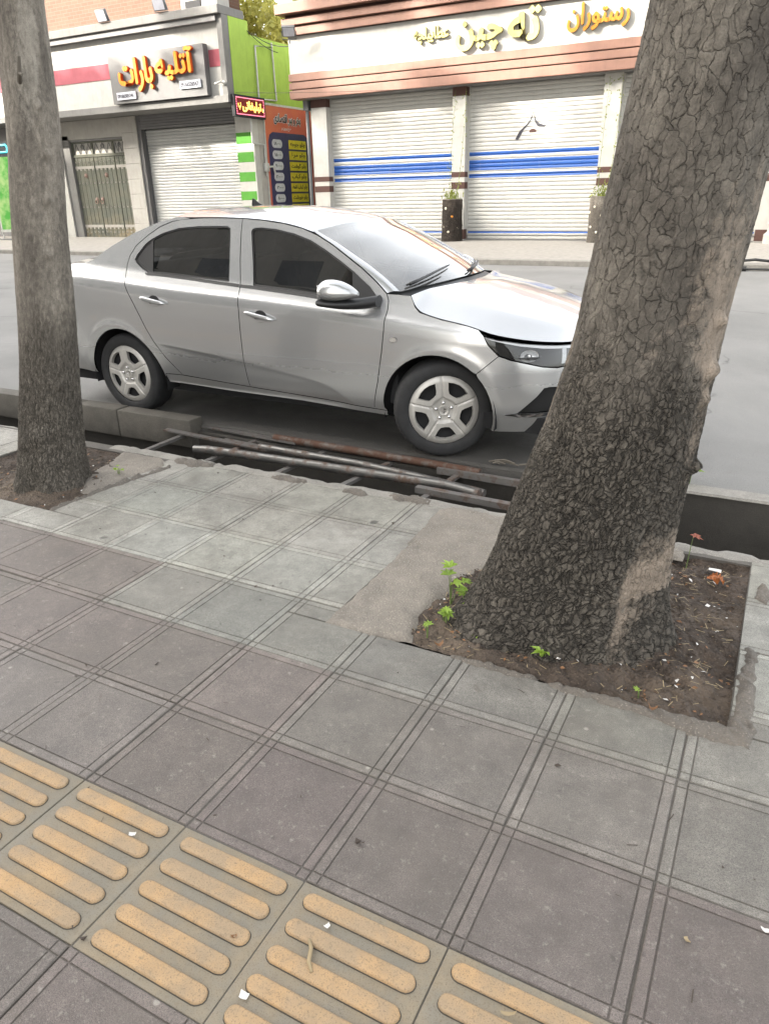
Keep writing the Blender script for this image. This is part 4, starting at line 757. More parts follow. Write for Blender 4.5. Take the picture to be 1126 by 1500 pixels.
ws = loft('windscreen', WEi, np.interp(np.linspace(0, 1, 24), [0, 1], [.045, .03]), M_WS, n=31, power=2.0, bow=np.interp(np.linspace(0, 1, 24), [0, 1], [.07, .155]))
b = MB(); T = np.linspace(-1, 1, 41)                               # black ceramic border along the glass
def wsp(u, t_, d=-.004):
    i = u*23; a = WEi[int(min(22, i))]*(1-(i-int(min(22, i))))+WEi[int(min(22, i))+1]*(i-int(min(22, i)))
    return (a[0]+np.interp(u, [0, 1], [.07, .155])*(1-t_*t_), abs(a[1])*t_, a[2]+np.interp(u, [0, 1], [.045, .03])*(1-t_*t_)+d)
b.grid([[wsp(u, t_) for t_ in T] for u in (.93, .96, .98, 1)]); b.grid([[wsp(u, t_) for t_ in T] for u in (0, .02, .045)])
for s_ in (1, -1): b.grid([[wsp(u, s_*t_) for u in np.linspace(0, 1, 20)] for t_ in (.955, .975, 1)])
b.obj('glass_border', M_BLK, ws)
# cowl
HR = np.array(surf(-.235, .982))
cz = [wsp(1, t_, -.012) for t_ in T]; b = MB()
b.grid([[(x, y, z) for x, y, z in cz], [(x+.045, y*1.0, z-.016) for x, y, z in cz], [(HR[0]+.02+.115*(1-t_*t_), abs(HR[1])*t_, HR[2]-.034+.02*(1-t_*t_)) for t_ in T]], flip=False); b.obj('cowl', M_BLK, car, smooth=True)
def wiper(x0, y0, dx, dy, L, name='wiper'):
    w_ = MB(); P = []
    for k in range(9):
        u = k/8; y = y0+dy*u; t_ = y/abs(WEi[-1][1]); uu = 1-.02-.11*u**1.2; p = wsp(max(.6, uu), max(-1, min(1, t_)), .018+.012*math.sin(PI*u)); P.append(Vector(p))
    w_.tube(P, [.006]*8+[.003], 8); Q = [p+Vector((.022, 0, .006)) for p in P[:7]]; w_.tube(Q, [.011, .010, .009, .008, .007, .006, .004], 8)
    o = w_.obj(name, M_BLK, car, smooth=True); return o
wiper(0, -.66, 0, .56, 1); wiper(0, .02, 0, .58, 1)
# bonnet
HB = [(-.235, .983), (-.20, .924), (-.164, .897), (-.09, .879), (-.012, .862), (.07, .850), (.15, .836), (.22, .819), (.28, .799), (.36, .782), (.48, .760), (.62, .742), (.78, .728), (.92, .719)]
he = np.array(on(HB)); HEDGE = smooth1(dens(he, 46), 2)
# rows run from the bonnet's rear edge to its nose; width from the traced edge, nose closes along the lamps
def bonnet():
    G = []; n = 33; T = np.linspace(-1, 1, n); m_ = 40
    xe, ye, ze = HEDGE[:, 0], -HEDGE[:, 1], HEDGE[:, 2]
    for t_ in T:
        a = abs(t_); 
        col = []
        for i in range(m_):
            u = i/(m_-1)
            # edge curve parameter: side part for a=1, the nose part sweeps to the centre
            xr = HEDGE[0, 0]+.115*(1-a*a)+.01; xf_full = .735-.0*a; 
            q = u
            x_side = np.interp(q, np.linspace(0, 1, len(xe)), xe); y_side = np.interp(q, np.linspace(0, 1, len(ye)), ye); z_side = np.interp(q, np.linspace(0, 1, len(ze)), ze)
            # ruled towards the centre line
            xc_ = xr*(1-u)+.752*u; zc_ = .99-.012*0+np.interp(u, [0, .12, .3, .5, .7, .85, .95, 1], [.018, .008, -.024, -.068, -.118, -.165, -.215, -.262])
            yl = y_side; x = x_side*a**2+xc_*(1-a**2) if True else 0; prof_ = float(smooth_interp(a, [0, .3, .74, 1.], [1., .97, .78, 0.], .03))-float(smooth_interp(1., [0, .3, .74, 1.], [1., .97, .78, 0.], .03))*a**8
            z = z_side+(zc_-z_side)*prof_ - .010*math.exp(-((a-.80)/.07)**2)*0 + .004*math.exp(-((a-.74)/.03)**2)*math.sin(PI*min(1, u*1.02))**.7
            y = y_side*t_ if u < .70 else t_*(y_side+(np.interp(.70, np.linspace(0, 1, len(ye)), ye)*.96-y_side)*(0))
            col.append((x, y, z))
        G.append(col)
    b = MB(); b.grid(G); o = b.obj('bonnet', M_PAINT, car, smooth=True)
    if o.data.polygons[len(o.data.polygons)//2].normal.z < 0: o.data.flip_normals()
bonnet()
b = MB(); b.grid([[(x, y, .66+.0*t_) for y in np.linspace(-.78, .78, 5)] for x, t_ in ((-.3, 0), (.55, 0))]); b.obj('engine_bay', M_GAP, car)
# rear window and boot
CP = smooth1(dens([(-2.115, 1.425), (-2.3, 1.387), (-2.5, 1.321), (-2.7, 1.234), (-2.88, 1.137)], 24), 1); ce = np.array(on(CP))
loft('rear_window', ce+np.array((0, .01, -.002)), np.interp(np.linspace(0, 1, 24), [0, 1], [.052, .035]), M_WS, bow=np.interp(np.linspace(0, 1, 24), [0, 1], [-.045, -.09]))
BT = np.array(on([(-2.88, 1.137), (-2.95, 1.117), (-3.2, 1.099), (-3.40, 1.079), (-3.50, 1.055)])); BT = dens(BT, 20)
loft('boot_lid', BT, np.interp(np.linspace(0, 1, 20), [0, 1], [.04, .03]), M_PAINT, bow=np.interp(np.linspace(0, 1, 20), [0, .5, 1], [-.09, -.08, -.12]))
fin = MB(); fin.grid([[(-1.99-.0*k+.075*(q/6-1)*(1-k/4)-.02*k/4, s_*.014*(1-(q/6-.5)**2*4+.02)*(1-k/4), 1.468+.062*(k/4)*(.3+.7*(1-q/6))) for q in range(7)] for k in range(5)] for s_ in ()) if False else None
b = MB(); A = [(-2.07, 1.470), (-1.955, 1.476), (-2.0, 1.495), (-2.045, 1.528), (-2.062, 1.532)]
V = [(x, -.012*(1 if z < 1.48 else .35), z) for x, z in A]+[(x, .012*(1 if z < 1.48 else .35), z) for x, z in A]; b.add([(x, y+.18, z) for x, y, z in V], [tuple(range(5))[::-1], tuple(range(5, 10))]+[(i, (i+1) % 5, 5+(i+1) % 5, 5+i) for i in range(5)]); b.obj('roof_antenna', M_BLK, car, auto=35)
# ---- door mirrors
for sg, dr in ((1, None), (-1, None)):
    mr = MB(); rows = []
    for k in range(15):
        u = k/14; x = -.715+.235*u; e0 = .82 if k == 0 else .95 if k == 1 else 1.; top = .074*e0*(max(0, math.sin(PI*(u*.66+.31))))**.75; bot = -.056*e0*(max(0, math.sin(PI*(u*.70+.28))))**.6*(1-.3*u); dp = .086*e0*(max(0, math.sin(PI*(u*.67+.31))))**.7
        c = np.array((x, -1.0+.02*u, 1.015-.01*u)); row = []
        for a in np.linspace(0, 2*PI, 21): row.append((c[0], c[1]+dp*math.cos(a)*1.0, c[2]+(top if math.sin(a) > 0 else -bot*-1)*abs(math.sin(a))*(1 if math.sin(a) > 0 else 1)))
        rows.append([(p[0], p[1]*sg, p[2]) for p in row])
    mr.grid(rows, flip=sg > 0); mr.add([rows[0][j] for j in range(20)], [tuple(range(20))]); mr.add([rows[-1][j] for j in range(20)], [tuple(range(20))])
    mo = mr.obj('door_mirror', M_PAINT, car, smooth=True, auto=60)
    b = MB(); b.box(-.720, -.712, -1.055, -.945, .985, 1.055, bev=.003); b.V = [(x, y*sg, z) for x, y, z in b.V]; b.obj('mirror_glass', M_CHROME, mo)
    b = MB(); rows = []
    for k in range(9):
        u = k/8; x = -.72+.30*u; y = -1.0+.165*u**1.6; z = .955-.012*math.sin(PI*u)-.005*u; rows.append([(x, (y+(.078-.03*u)*math.cos(a))*sg, z+(.026+.010*u)*math.sin(a)) for a in np.linspace(0, 2*PI, 15)])
    b.grid(rows, flip=sg > 0); b.add([rows[0][j] for j in range(14)], [tuple(range(14))]); b.add([rows[-1][j] for j in range(14)], [tuple(range(14))]); b.obj('mirror_base', M_BLK, mo, smooth=True)
    b = MB(); b.grid([[(x, (-1.0-.086+.0*x+.012*((x+.62)/.09)**2)*sg, z) for x in np.linspace(-.70, -.53, 8)] for z in (.985, .998)], flip=sg < 0); b.obj('mirror_indicator', M_LAMP, mo)
# ---- wheels
def rimz(x, y):
    """relief of the wheel cover: five double spokes with raised edges, dished centre"""
    r = math.hypot(x, y); a = (math.atan2(y, x)-PI/2) % (2*PI/5)-PI/5      # 0 at the middle of a window
    h = .012-.020*max(0, 1-r/.075)**.5*.6-.014*max(0, (r-.165)/.035)**2
    sp = PI/5-abs(a); dline = r*math.sin(max(0, min(sp, 1.2)))               # distance from the spoke's centre line
    h -= .006*math.exp(-((dline)/.0035)**2)*(1 if r > .07 else 0)
    pent = r*math.cos(a); h -= .006*(1-sst_(.062, .072, pent))
    h -= .004*sst_(.045, .02, pent) if False else 0
    return h
def wheel(cx, cy, sg, steer, dz=.31, spin=0.):
    w_ = empty('wheel', (cx, cy, dz), steer); w_.parent = car; R = .31; rr = .2165
    prof_ = [(rr, .0), (rr+.006, -.006), (.234, -.011), (.25, -.013), (.272, -.0105), (.289, -.004), (.2985, .008), (.3045, .022), (.308, .04), (.31, .06), (.31, .128), (.308, .15), (.300, .172), (.28, .186), (.23, .19), (.20, .18)]
    n = 120; V = []
    for q, (r, h) in enumerate(prof_):
        for j in range(n):
            a = 2*PI*j/n; r2 = r-(.006 if (j % 2 == 0 and 6 <= q <= 8) else 0)-(.005 if q in (9, 10) and j % 2 else 0); V.append((r2*math.cos(a), h*-sg*-1 if False else h*sg, r2*math.sin(a)))
    F = [(i*n+j, (i+1)*n+j, (i+1)*n+(j+1) % n, i*n+(j+1) % n) for i in range(len(prof_)-1) for j in range(n)]
    if sg < 0: F = [f[::-1] for f in F]
    mesh('tyre', V, F, M_RUB, w_, smooth=True)
    out = [(.204*math.cos(a), .204*math.sin(a)) for a in np.linspace(0, 2*PI, 91)[:-1]]; holes = []
    for k in range(5):
        c = PI/2+PI/5+2*PI/5*k; ring = [(.168, -.40), (.172, -.2), (.174, 0), (.172, .2), (.168, .40), (.125, .34), (.104, .25), (.098, 0), (.104, -.25), (.125, -.34)]
        holes.append(resamp([(r*math.cos(c+a), r*math.sin(c+a)) for r, a in ring], .008))
    pts, tris = fill2d(resamp(out, .01), .0055, holes); V = [(x, -rimz(x, y)*sg-(-.004)*sg*0, y) for x, y in pts]; F = list(tris)
    for h in holes:
        q0 = len(V); k = len(h); V += [(x, -rimz(x, y)*sg, y) for x, y in h]+[(x*.97, (.022-rimz(x, y))*sg, y*.97) for x, y in h]; F += [(q0+i, q0+k+i, q0+k+(i+1) % k, q0+(i+1) % k) for i in range(k)]
    ca, sa = math.cos(spin), math.sin(spin); V = [((x*ca-z*sa)*1.06, y, (x*sa+z*ca)*1.06) for x, y, z in V]
    F = [f if sg > 0 else f[::-1] for f in F]
    rim = mesh('wheel_cover', V, F, M_RIM, w_, smooth=True, auto=35)
    b = MB(); b.lathe([(.001, .035*sg), (.12, .035*sg), (.20, .03*sg), (.216, .004*sg)], 40, 'y'); b.obj('brake_disc', M_LINER, rim, smooth=True)
    for k in range(5):
        a = PI/2+2*PI/5*k+spin; nb = MB(); nb.lathe([(.001, -.0145*sg), (.007, -.0135*sg), (.0095, -.010*sg), (.0098, .002*sg)], 14, 'y', (.05*math.cos(a), 0, .05*math.sin(a))); nb.obj('wheel_nut', M_CHROME, rim, smooth=True)
    b = MB(); b.lathe([(.001, -.004*sg), (.024, -.005*sg), (.029, -.010*sg), (.033, -.008*sg), (.0345, .004*sg)], 30, 'y'); b.obj('hub_cap', M_RIM, rim, smooth=True)
    b = MB(); sh = [(0, .018), (.013, .012), (.011, -.006), (0, -.018), (-.011, -.006), (-.013, .012), (-.003, .004)]; b.add([(x, -.0115*sg, y) for x, y in sh]+[(0, -.0125*sg, .0)], [(i, (i+1) % 7, 7) for i in range(7)]); b.obj('emblem', M_CHROME, rim)
for sg in (1, -1):
    wheel(-.005, (-.800)*sg, sg, math.radians(27), .31, .08); wheel(-2.64, (-.805)*sg, sg, 0, .31, .12)
    for hx in (-.033, -2.604):
        b = MB(); R = .372; G = [[(hx+R*math.cos(a), y*sg, .30+R*math.sin(a)) for a in np.linspace(-.2, PI+.2, 30)] for y in (-.83, -.62, -.50)]; b.grid(G, flip=sg > 0)
        b.add([(hx+R*math.cos(a), -.50*sg, .30+R*math.sin(a)) for a in np.linspace(-.2, PI+.2, 30)], [tuple(range(30))]); b.obj('wheel_arch_liner', M_LINER, car)
# ---- underbody, cabin
b = MB(); b.box(-3.5, .66, -.70, .70, .20, .30); b.obj('underbody', M_LINER, car)
b = MB()
b.box(-2.9, -.35, -.74, .74, .30, .50); b.box(-.55, -.36, -.70, .70, .5, .93, bev=.04); b.box(-.86, -.55, -.68, .68, .72, .93, bev=.06)
for y in (-.37, .37):
    b.box(-1.45, -1.0, y-.25, y+.25, .5, .68, bev=.06); b.box(-1.62, -1.44, y-.25, y+.25, .6, 1.16, bev=.06, rot=Matrix.Rotation(-.2, 3, 'Y')); b.box(-1.66, -1.56, y-.13, y+.13, 1.17, 1.33, bev=.04)
b.box(-2.35, -1.95, -.66, .66, .5, .68, bev=.06); b.box(-2.5, -2.33, -.66, .66, .6, 1.12, bev=.06, rot=Matrix.Rotation(-.25, 3, 'Y')); b.obj('cabin', M_INT, car, auto=40)
b = MB(); b.lathe([(.17, 0), (.185, .012), (.2, 0), (.185, -.012), (.17, 0)], 30, 'x'); R_ = Matrix.Rotation(.35, 3, 'Y'); b.V = [tuple(R_ @ Vector(v)+Vector((-.93, .37, .93))) for v in b.V]; b.obj('steering_wheel', M_INT, car, smooth=True)
# ------------------------------------------------------------------ Persian lettering: join the letters, lay them out right to left
FORMS = {}
for cp in list(range(0xFB50, 0xFC00))+list(range(0xFE70, 0xFEFD)):
    d = unicodedata.decomposition(chr(cp)).split()
    if len(d) == 2 and d[0] in ('<isolated>', '<final>', '<initial>', '<medial>'): FORMS.setdefault(chr(int(d[1], 16)), {})[d[0][1]] = chr(cp)
def shape(s):
    out = []
    for k, ch in enumerate(s):
        f = FORMS.get(ch)
        if not f: out.append(ch); continue
        prev = k > 0 and 'i' in FORMS.get(s[k-1], {}); nxt = k+1 < len(s) and 'f' in FORMS.get(s[k+1], {}) and 'i' in f
        out.append(f.get('m' if prev and nxt else 'f' if prev else 'i' if nxt else 'i', f.get('f') if prev else None) or f.get('i') or ch) if not (not prev and not nxt) else out.append(f.get('s', ch))
    return ''.join(out[::-1])
for ch, f in FORMS.items():                                      # 'isolated' and 'initial' share a first letter: split them
    pass
FORMS2 = {}
for cp in list(range(0xFB50, 0xFC00))+list(range(0xFE70, 0xFEFD)):
    d = unicodedata.decomposition(chr(cp)).split()
    if len(d) == 2 and d[0][0] == '<': FORMS2.setdefault(chr(int(d[1], 16)), {})[d[0]] = chr(cp)
def shape(s):
    out = []
    for k, ch in enumerate(s):
        f = FORMS2.get(ch)
        if not f: out.append(ch); continue
        prev = k > 0 and '<initial>' in FORMS2.get(s[k-1], {}); nxt = k+1 < len(s) and '<final>' in FORMS2.get(s[k+1], {}) and '<initial>' in f
        key = '<medial>' if prev and nxt else '<final>' if prev else '<initial>' if nxt else '<isolated>'
        out.append(f.get(key, ch))
    return ''.join(out[::-1])
def text(s, w, h, depth, bold=.0, rtl=True, fat=0.):
    """-> MB of extruded lettering fitted into w x h, lower left corner at 0,0, facing -Y; front face at y=-depth"""
    c = bpy.data.curves.new('txt', 'FONT'); c.body = shape(s) if rtl else s; c.size = 1; c.offset = bold; c.extrude = .5; c.resolution_u = 3
    o = bpy.data.objects.new('txt', c); COL.objects.link(o); bpy.context.view_layer.update(); dg = bpy.context.evaluated_depsgraph_get(); me = o.evaluated_get(dg).to_mesh()
    V = np.array([v.co[:] for v in me.vertices]); F = [tuple(p.vertices) for p in me.polygons]; o.evaluated_get(dg).to_mesh_clear(); bpy.data.objects.remove(o); bpy.data.curves.remove(c)
    lo, hi = V.min(0), V.max(0); sx = w/(hi[0]-lo[0]); sz = h/(hi[1]-lo[1]); b = MB()
    
    for q_, (ox, oz) in enumerate(((0, 0), (fat, 0), (-fat, 0), (0, fat), (0, -fat)) if fat else ((0, 0),)): b.add([((x-lo[0])*sx+ox, -(z+.5)*(depth+q_*.0012), (y-lo[1])*sz+oz) for x, y, z in V], F)
    return b
def shift(b, x, y, z, swap=False, sx=1):
    """move; swap turns lettering that faces -Y so that it faces +X and reads along +Y"""
    b.V = [((x-vy, y+vx, z+vz) if swap else (x+vx, y+vy, z+vz)) for vx, vy, vz in b.V]; return b
# ------------------------------------------------------------------ materials of the street front
def m_stucco(name, col, dirt=.35, streak=.3, rough=.85):
    t = NT(name); v = t.obj(); n = t.noise(v, 3, 6, .65); st = t.noise(t.mapp(v, (5, 5, .5)), 1.6, 5, .65); f = t.noise(v, 90, 3, .6)
    c = t.mix(t.ramp(n, (.3, 0.), (.7, 1.)), tuple(x*.88 for x in col), tuple(min(.9, x*1.06) for x in col)); c = t.mix(t.ramp(st, (.52, 0.), (.8, streak)), c, tuple(x*.42 for x in col))
    c = t.mix(t.ramp(t.noise(v, 1.1, 7, .7), (.56, 0.), (.78, dirt)), c, tuple(x*.5 for x in col)); t.P(Base_Color=c, Roughness=rough); t.bump(f, .15, .004); return t.m
M_WHITE = m_stucco('white_cladding', (.42, .41, .38), .12, .15, .6); M_CREAM = m_stucco('cream_panel', (.40, .39, .365), .25, .3); M_PINK = m_stucco('faded_red_band', (.30, .07, .09), .2, .25); M_GREYST = m_stucco('grey_stone', (.155, .152, .145), .4, .4); M_STONE = m_stucco('pale_stone', (.36, .345, .315), .3, .35)
M_GREEN = m_stucco('lime_green_paint', (.27, .40, .06), .15, .3); M_GREEN2 = m_stucco('bright_green_paint', (.075, .27, .03), .15, .2); M_TERRA = m_stucco('terracotta_board', (.225, .118, .085), .25, .3, .6); M_BROWN = m_stucco('brown_paint', (.075, .036, .028), .1, .1); M_DARK = plain('dark_recess', (.02, .02, .022), .9)
M_SIGNG = m_stucco('grey_sign_panel', (.105, .103, .103), .2, .2, .45); M_YEL = plain('orange_acrylic', (.62, .22, .006), .35, var=.08, scale=2); M_YELS = plain('red_letter_side', (.5, .07, .008), .4); M_LEM = plain('pale_yellow_acrylic', (.44, .41, .15), .35, var=.15, scale=5); M_ORG = plain('orange_letter', (.42, .14, .012), .35, var=.1); M_LSIDE = plain('letter_return', (.26, .22, .10), .5)
M_PIPE = plain('white_steel_pipe', (.42, .42, .40), .45); M_GSTEEL = plain('grey_steel', (.11, .112, .115), .5, .3); M_BLUEW = plain('number_plate_white', (.42, .43, .48), .5); M_INK = plain('dark_ink', (.02, .02, .03), .6); M_CABLE = plain('black_cable', (.012, .012, .012), .6)
def m_brick():
    t = NT('yellow_brick'); v = t.obj(); vx = t.sep(v); cv = t.n('CombineXYZ', 0, None, X=vx[0], Y=vx[2], Z=0.)
    nd = t.t.nodes.new('ShaderNodeTexBrick'); t.set(nd, 'Vector', cv); t.set(nd, 'Scale', 1.); nd.inputs['Brick Width'].default_value = .42; nd.inputs['Row Height'].default_value = .145; nd.inputs['Mortar Size'].default_value = .012; nd.offset = .5
    t.set(nd, 'Color1', (.125, .062, .04)); t.set(nd, 'Color2', (.10, .048, .030)); t.set(nd, 'Mortar', (.12, .085, .062)); n = t.noise(v, 4, 6, .6)
    t.P(Base_Color=t.mix(1., nd.outputs[0], t.mix(n, (.8,)*3, (1.15,)*3), 'MULTIPLY'), Roughness=.9); t.bump(nd.outputs[1], -.5, .01); return t.m
M_BRICK = m_brick()
def m_shutter(name, col, bands=()):
    """painted shutter: stripes laid on by height"""
    t = NT(name); v = t.obj(); z = t.sep(v)[2]; st = t.noise(t.mapp(v, (6, 6, .6)), 1.5, 5, .6); n = t.noise(v, 2, 5)
    c = t.mix(t.ramp(n, (.3, 0.), (.7, 1.)), tuple(x*.9 for x in col), col)
    for z0, z1, bc in bands:
        m_ = t.math('MULTIPLY', t.math('GREATER_THAN', z, z0), t.math('LESS_THAN', z, z1)); c = t.mix(m_, c, bc)
    c = t.mix(t.ramp(st, (.55, 0.), (.85, .35)), c, tuple(x*.5 for x in col)); t.P(Base_Color=c, Roughness=.42, Metallic=.0); return t.m
BL = (.018, .085, .33); M_SHW = m_shutter('white_striped_shutter', (.47, .46, .43), [(a-.12, c-.12, BL) for a, c in ((2.53, 2.64), (2.13, 2.42), (1.92, 2.03), (.27, .37))]); M_SHG = m_shutter('galvanised_shutter', (.38, .38, .365))
YF = 23.2
def shutter(x0, x1, z0, z1, y, mat, parent, pitch=.115, dep=.028, label=None):
    n = int(round((z1-z0)/pitch)); P = []
    for k in range(n):
        for u, d in ((0, 0), (.08, .8), (.3, 1), (.6, .95), (.9, .55), (.97, .0)): P.append((z0+(k+u)*(z1-z0)/n, y-dep*d))
    b = MB(); b.grid([[(x, yy, zz) for x in (x0, x1)] for zz, yy in P], flip=True); b.V = [(x, y_, z-.12) for x, y_, z in b.V]
    o = b.obj('roller_shutter', mat, parent, loc=(0, 0, .12))
    g_ = MB(); g_.box(x0-.05, x0+.02, y-.05, y+.03, z0, z1); g_.box(x1-.02, x1+.05, y-.05, y+.03, z0, z1); g_.box(x0, x1, y-.05, y+.02, z0-.0, z0+.06, bev=.008); g_.obj('shutter_rail', M_GSTEEL if mat is M_SHG else M_WHITE, o)
    if label: o['label'] = label
    return o
# ------------------------------------------------------------------ restaurant
rs = empty('restaurant_building', (0, 0, 0), 0, 'white restaurant with striped white roller shutters under terracotta cornices', 'building')
XL, XR = -15.35, 4.0
b = MB(); b.box(XL, XR, 22.88, 30, 5.14, 6.16); b.box(-14.85, XR, 23.5, 30, .05, 5.138); b.box(XL+.1, XR, 23.2, 30, 6.165, 6.7); b.obj('wall', M_WHITE, rs)
b = MB(); b.box(-14.9, XR, 22.9, 23.55, 4.40, 4.44); b.obj('soffit', M_GREYST, rs)
for k, (z0, z1, y0, x0) in enumerate(((4.42, 4.66, 22.80, XL-.02), (4.69, 4.885, 22.80, XL-.02), (4.915, 5.125, 22.80, XL-.02), (6.17, 6.395, 22.74, XL-.05), (6.43, 6.625, 22.66, XL-.08), (6.72, 6.985, 22.5, XL-.2))):
    b = MB(); b.box(x0, XR, y0, 23.3, z0, z1, bev=.012); b.obj('cornice_board', M_TERRA, rs)
b = MB(); b.box(XL+.05, XR, 22.86, 23.3, 4.44, 5.13); b.box(XL, XR, 22.80, 23.2, 6.17, 6.72); b.obj('cornice_backing', M_BROWN, rs)
b = MB(); b.box(XL-.1, XR, 22.55, 30, 6.987, 7.02); b.obj('roof', M_GREYST, rs)
for x0, x1 in ((-14.8, -14.22), (-9.76, -9.33), (-5.28, -4.81), (-.95, -.56), (3.4, 4.0)):
    b = MB(); b.box(x0, x1, YF-.05, 23.5, .12, 4.40); p = b.obj('pillar', M_WHITE, rs)
    for z0, z1 in ((1.95, 2.10), (1.62, 1.81), (.15, .44)): b = MB(); b.box(x0-.004, x1+.004, YF-.056, 23.4, z0, z1); b.obj('brown_band', M_BROWN, p)
    b = MB(); b.box(x0-.003, x1+.003, YF-.054, 23.4, 4.16, 4.398); b.obj('capital', M_BROWN if x0 < -9 else M_STONE, p)
s1 = shutter(-14.2, -9.78, .14, 4.40, 23.46, M_SHW, rs); s2 = shutter(-9.31, -5.30, .14, 4.40, 23.46, M_SHW, rs); shutter(-4.79, -.97, .14, 4.40, 23.46, M_SHW, rs); shutter(-.54, 3.38, .14, 4.40, 23.46, M_SHW, rs)
b = MB(); b.box(-14.9, XR, 23.05, 23.5, .115, .135, bev=.006); b.obj('threshold', M_GREYST, rs)
# emblem painted on the second shutter: a black roof line with a red brown half disc under it
def flat(P, y, name, mat, parent, th=.004):
    n = len(P); b = MB(); b.add([(x, y, z) for x, z in P]+[(x, y+th, z) for x, z in P], [tuple(range(n))]+[(i, n+i, n+(i+1) % n, (i+1) % n) for i in range(n)]); return b.obj(name, mat, parent)
ex, ez = -7.33, 3.0
em = flat([(ex-.52, ez-.19), (ex-.40, ez+.02), (ex-.22, ez+.16), (ex-.10, ez+.28), (ex-.0, ez+.50), (ex-.03, ez+.36), (ex-.12, ez+.20), (ex-.26, ez+.07), (ex-.36, ez-.10), (ex-.43, ez-.21)], 23.424, 'shop_emblem', M_INK, s2)
flat([(ex, ez+.50), (ex+.10, ez+.28), (ex+.2, ez+.20), (ex+.40, ez+.13), (ex+.36, ez+.10), (ex+.16, ez+.12), (ex+.07, ez+.22)], 23.424, 'emblem_wing', M_INK, em)
flat([(ex-.10, ez-.02)]+[(ex+.01+.11*math.cos(a), ez-.02+.09*math.sin(a)) for a in np.linspace(PI, 0, 10)], 23.423, 'emblem_disc', M_BROWN, em)
# fascia lettering, each word stands off the wall
def word(name, s, x, y, z, w, h, face, side, parent, label, cat, depth=.09, bold=.0, fat=.02):
    b = shift(text(s, w, h, depth, bold, True, fat), x, y, z); o = b.obj(name, [face, side]); me = o.data
    nn = np.empty(len(me.polygons)*3); me.polygons.foreach_get('normal', nn); me.polygons.foreach_set('material_index', (abs(nn.reshape(-1, 3)[:, 1]) < .7).astype(int))
    o.parent = parent
    if label: tag(o, label, cat)
    return o
word('sign_lettering', 'رستوران', -6.32, 22.86, 5.40, 1.60, .62, M_ORG, M_LSIDE, None, 'orange raised word at the right of the white fascia', 'sign', fat=.018)
word('sign_lettering', 'ته', -7.95, 22.86, 5.34, .86, .74, M_LEM, M_LSIDE, None, 'short pale yellow word nearest the orange word on the fascia', 'sign', fat=.032)
word('sign_lettering', 'چین', -9.52, 22.86, 5.20, 1.36, .72, M_LEM, M_LSIDE, None, 'large pale yellow word with a deep bowl in the middle of the fascia', 'sign', fat=.032)
word('sign_lettering', 'عطاییلچه', -10.88, 22.86, 5.52, 1.10, .42, M_LEM, M_LSIDE, None, 'small pale yellow raised word farthest left on the fascia', 'sign', .06, fat=.012)
# log planters with climbing strings
M_LOG = m_bark('log_bark', (.075, .062, .052), (.20, .17, .14), 12, None, .75, .02); M_VINE = m_leaf('vine_leaf', (.13, .17, .03), (.22, .24, .05), .3); M_KNOT = plain('cut_knot', (.55, .50, .40), .8, var=.3, scale=30)
def planter(x, y, label, seed, yk):
    r = random.Random(seed); e = empty('log_planter', (x, y, .124), 0, label, 'planter', 'log planters before the restaurant'); na, nz = 40, 24; V = []; UV = []; PA = []
    for i in range(nz):
        z = 1.20*i/(nz-1)
        for j in range(na+1):
            q = 2*PI*j/na; rr_ = .30+.022*mnoise.noise(Vector((math.cos(q)*2, math.sin(q)*2, z*2+seed)))+.02*math.exp(-z/.1); V.append((rr_*math.cos(q), rr_*math.sin(q), z)); UV.append((q*.3, z)); PA.append((.1,)*3)
    n = na+1; F = [(i*n+j, i*n+j+1, (i+1)*n+j+1, (i+1)*n+j) for i in range(nz-1) for j in range(na)]; mesh('log', V, F, M_LOG if yk else M_BARK_L, e, smooth=True, uv=UV, attrs={'pale': PA})
    b = MB(); b.lathe([(.30, 1.195), (.285, 1.215), (.25, 1.215), (.24, 1.15), (.001, 1.15)], 32); b.obj('rim', M_BARK_L, e)
    for q, z, k in ((-1.9, .95, 0), (-1.2, .72, yk), (-2.2, .42, 0), (-1.55, .28, 0), (-.6, .38, 0), (-2.6, .8, 0)):
        b = MB(); b.lathe([(.001, .018), (.03, .016), (.042, .0), (.044, -.03)], 14, 'y'); R_ = Matrix.Rotation(q-PI/2, 3, 'Z'); b.V = [tuple(R_ @ Vector(v)+Vector((.30*math.cos(q), .30*math.sin(q), z))) for v in b.V]; b.obj('knot', M_YEL if k else M_KNOT, e, smooth=True)
    b = MB(); L = MB()
    for sx in (-.16, .18):
        P = [Vector((sx*.6, 0, 1.15)), Vector((sx, .15, 2.0)), Vector((sx*1.1, .42, 3.4)), Vector((sx, .52, 4.2))]; b.tube(P, [.008, .006, .005, .004], 5)
        for k in range(60):
            u = r.random()**1.35*3.; i = min(2, int(u)); p = P[i].lerp(P[i+1], u-i); s_ = r.uniform(.018, .04); a = Vector((r.gauss(0, 1), r.gauss(0, 1), r.gauss(0, 1))).normalized(); c = a.orthogonal().normalized(); p = p+Vector((r.gauss(0, .05), r.gauss(0, .04), 0)); L.add([p-a*s_, p+c*s_*.6, p+a*s_, p-c*s_*.6], [(0, 1, 2, 3)])
    for k in range(90):
        p = Vector((r.gauss(0, .13), r.gauss(0, .12), 1.16+abs(r.gauss(0, .17)))); s_ = r.uniform(.03, .07); a = Vector((r.gauss(0, .5), r.gauss(0, .5), 1)).normalized(); c = a.orthogonal().normalized(); L.add([p-a*s_, p+c*s_*.4, p+a*s_*1.4, p-c*s_*.4], [(0, 1, 2, 3)])
    b.obj('stem', M_STEM, e); L.obj('foliage', M_VINE, e)
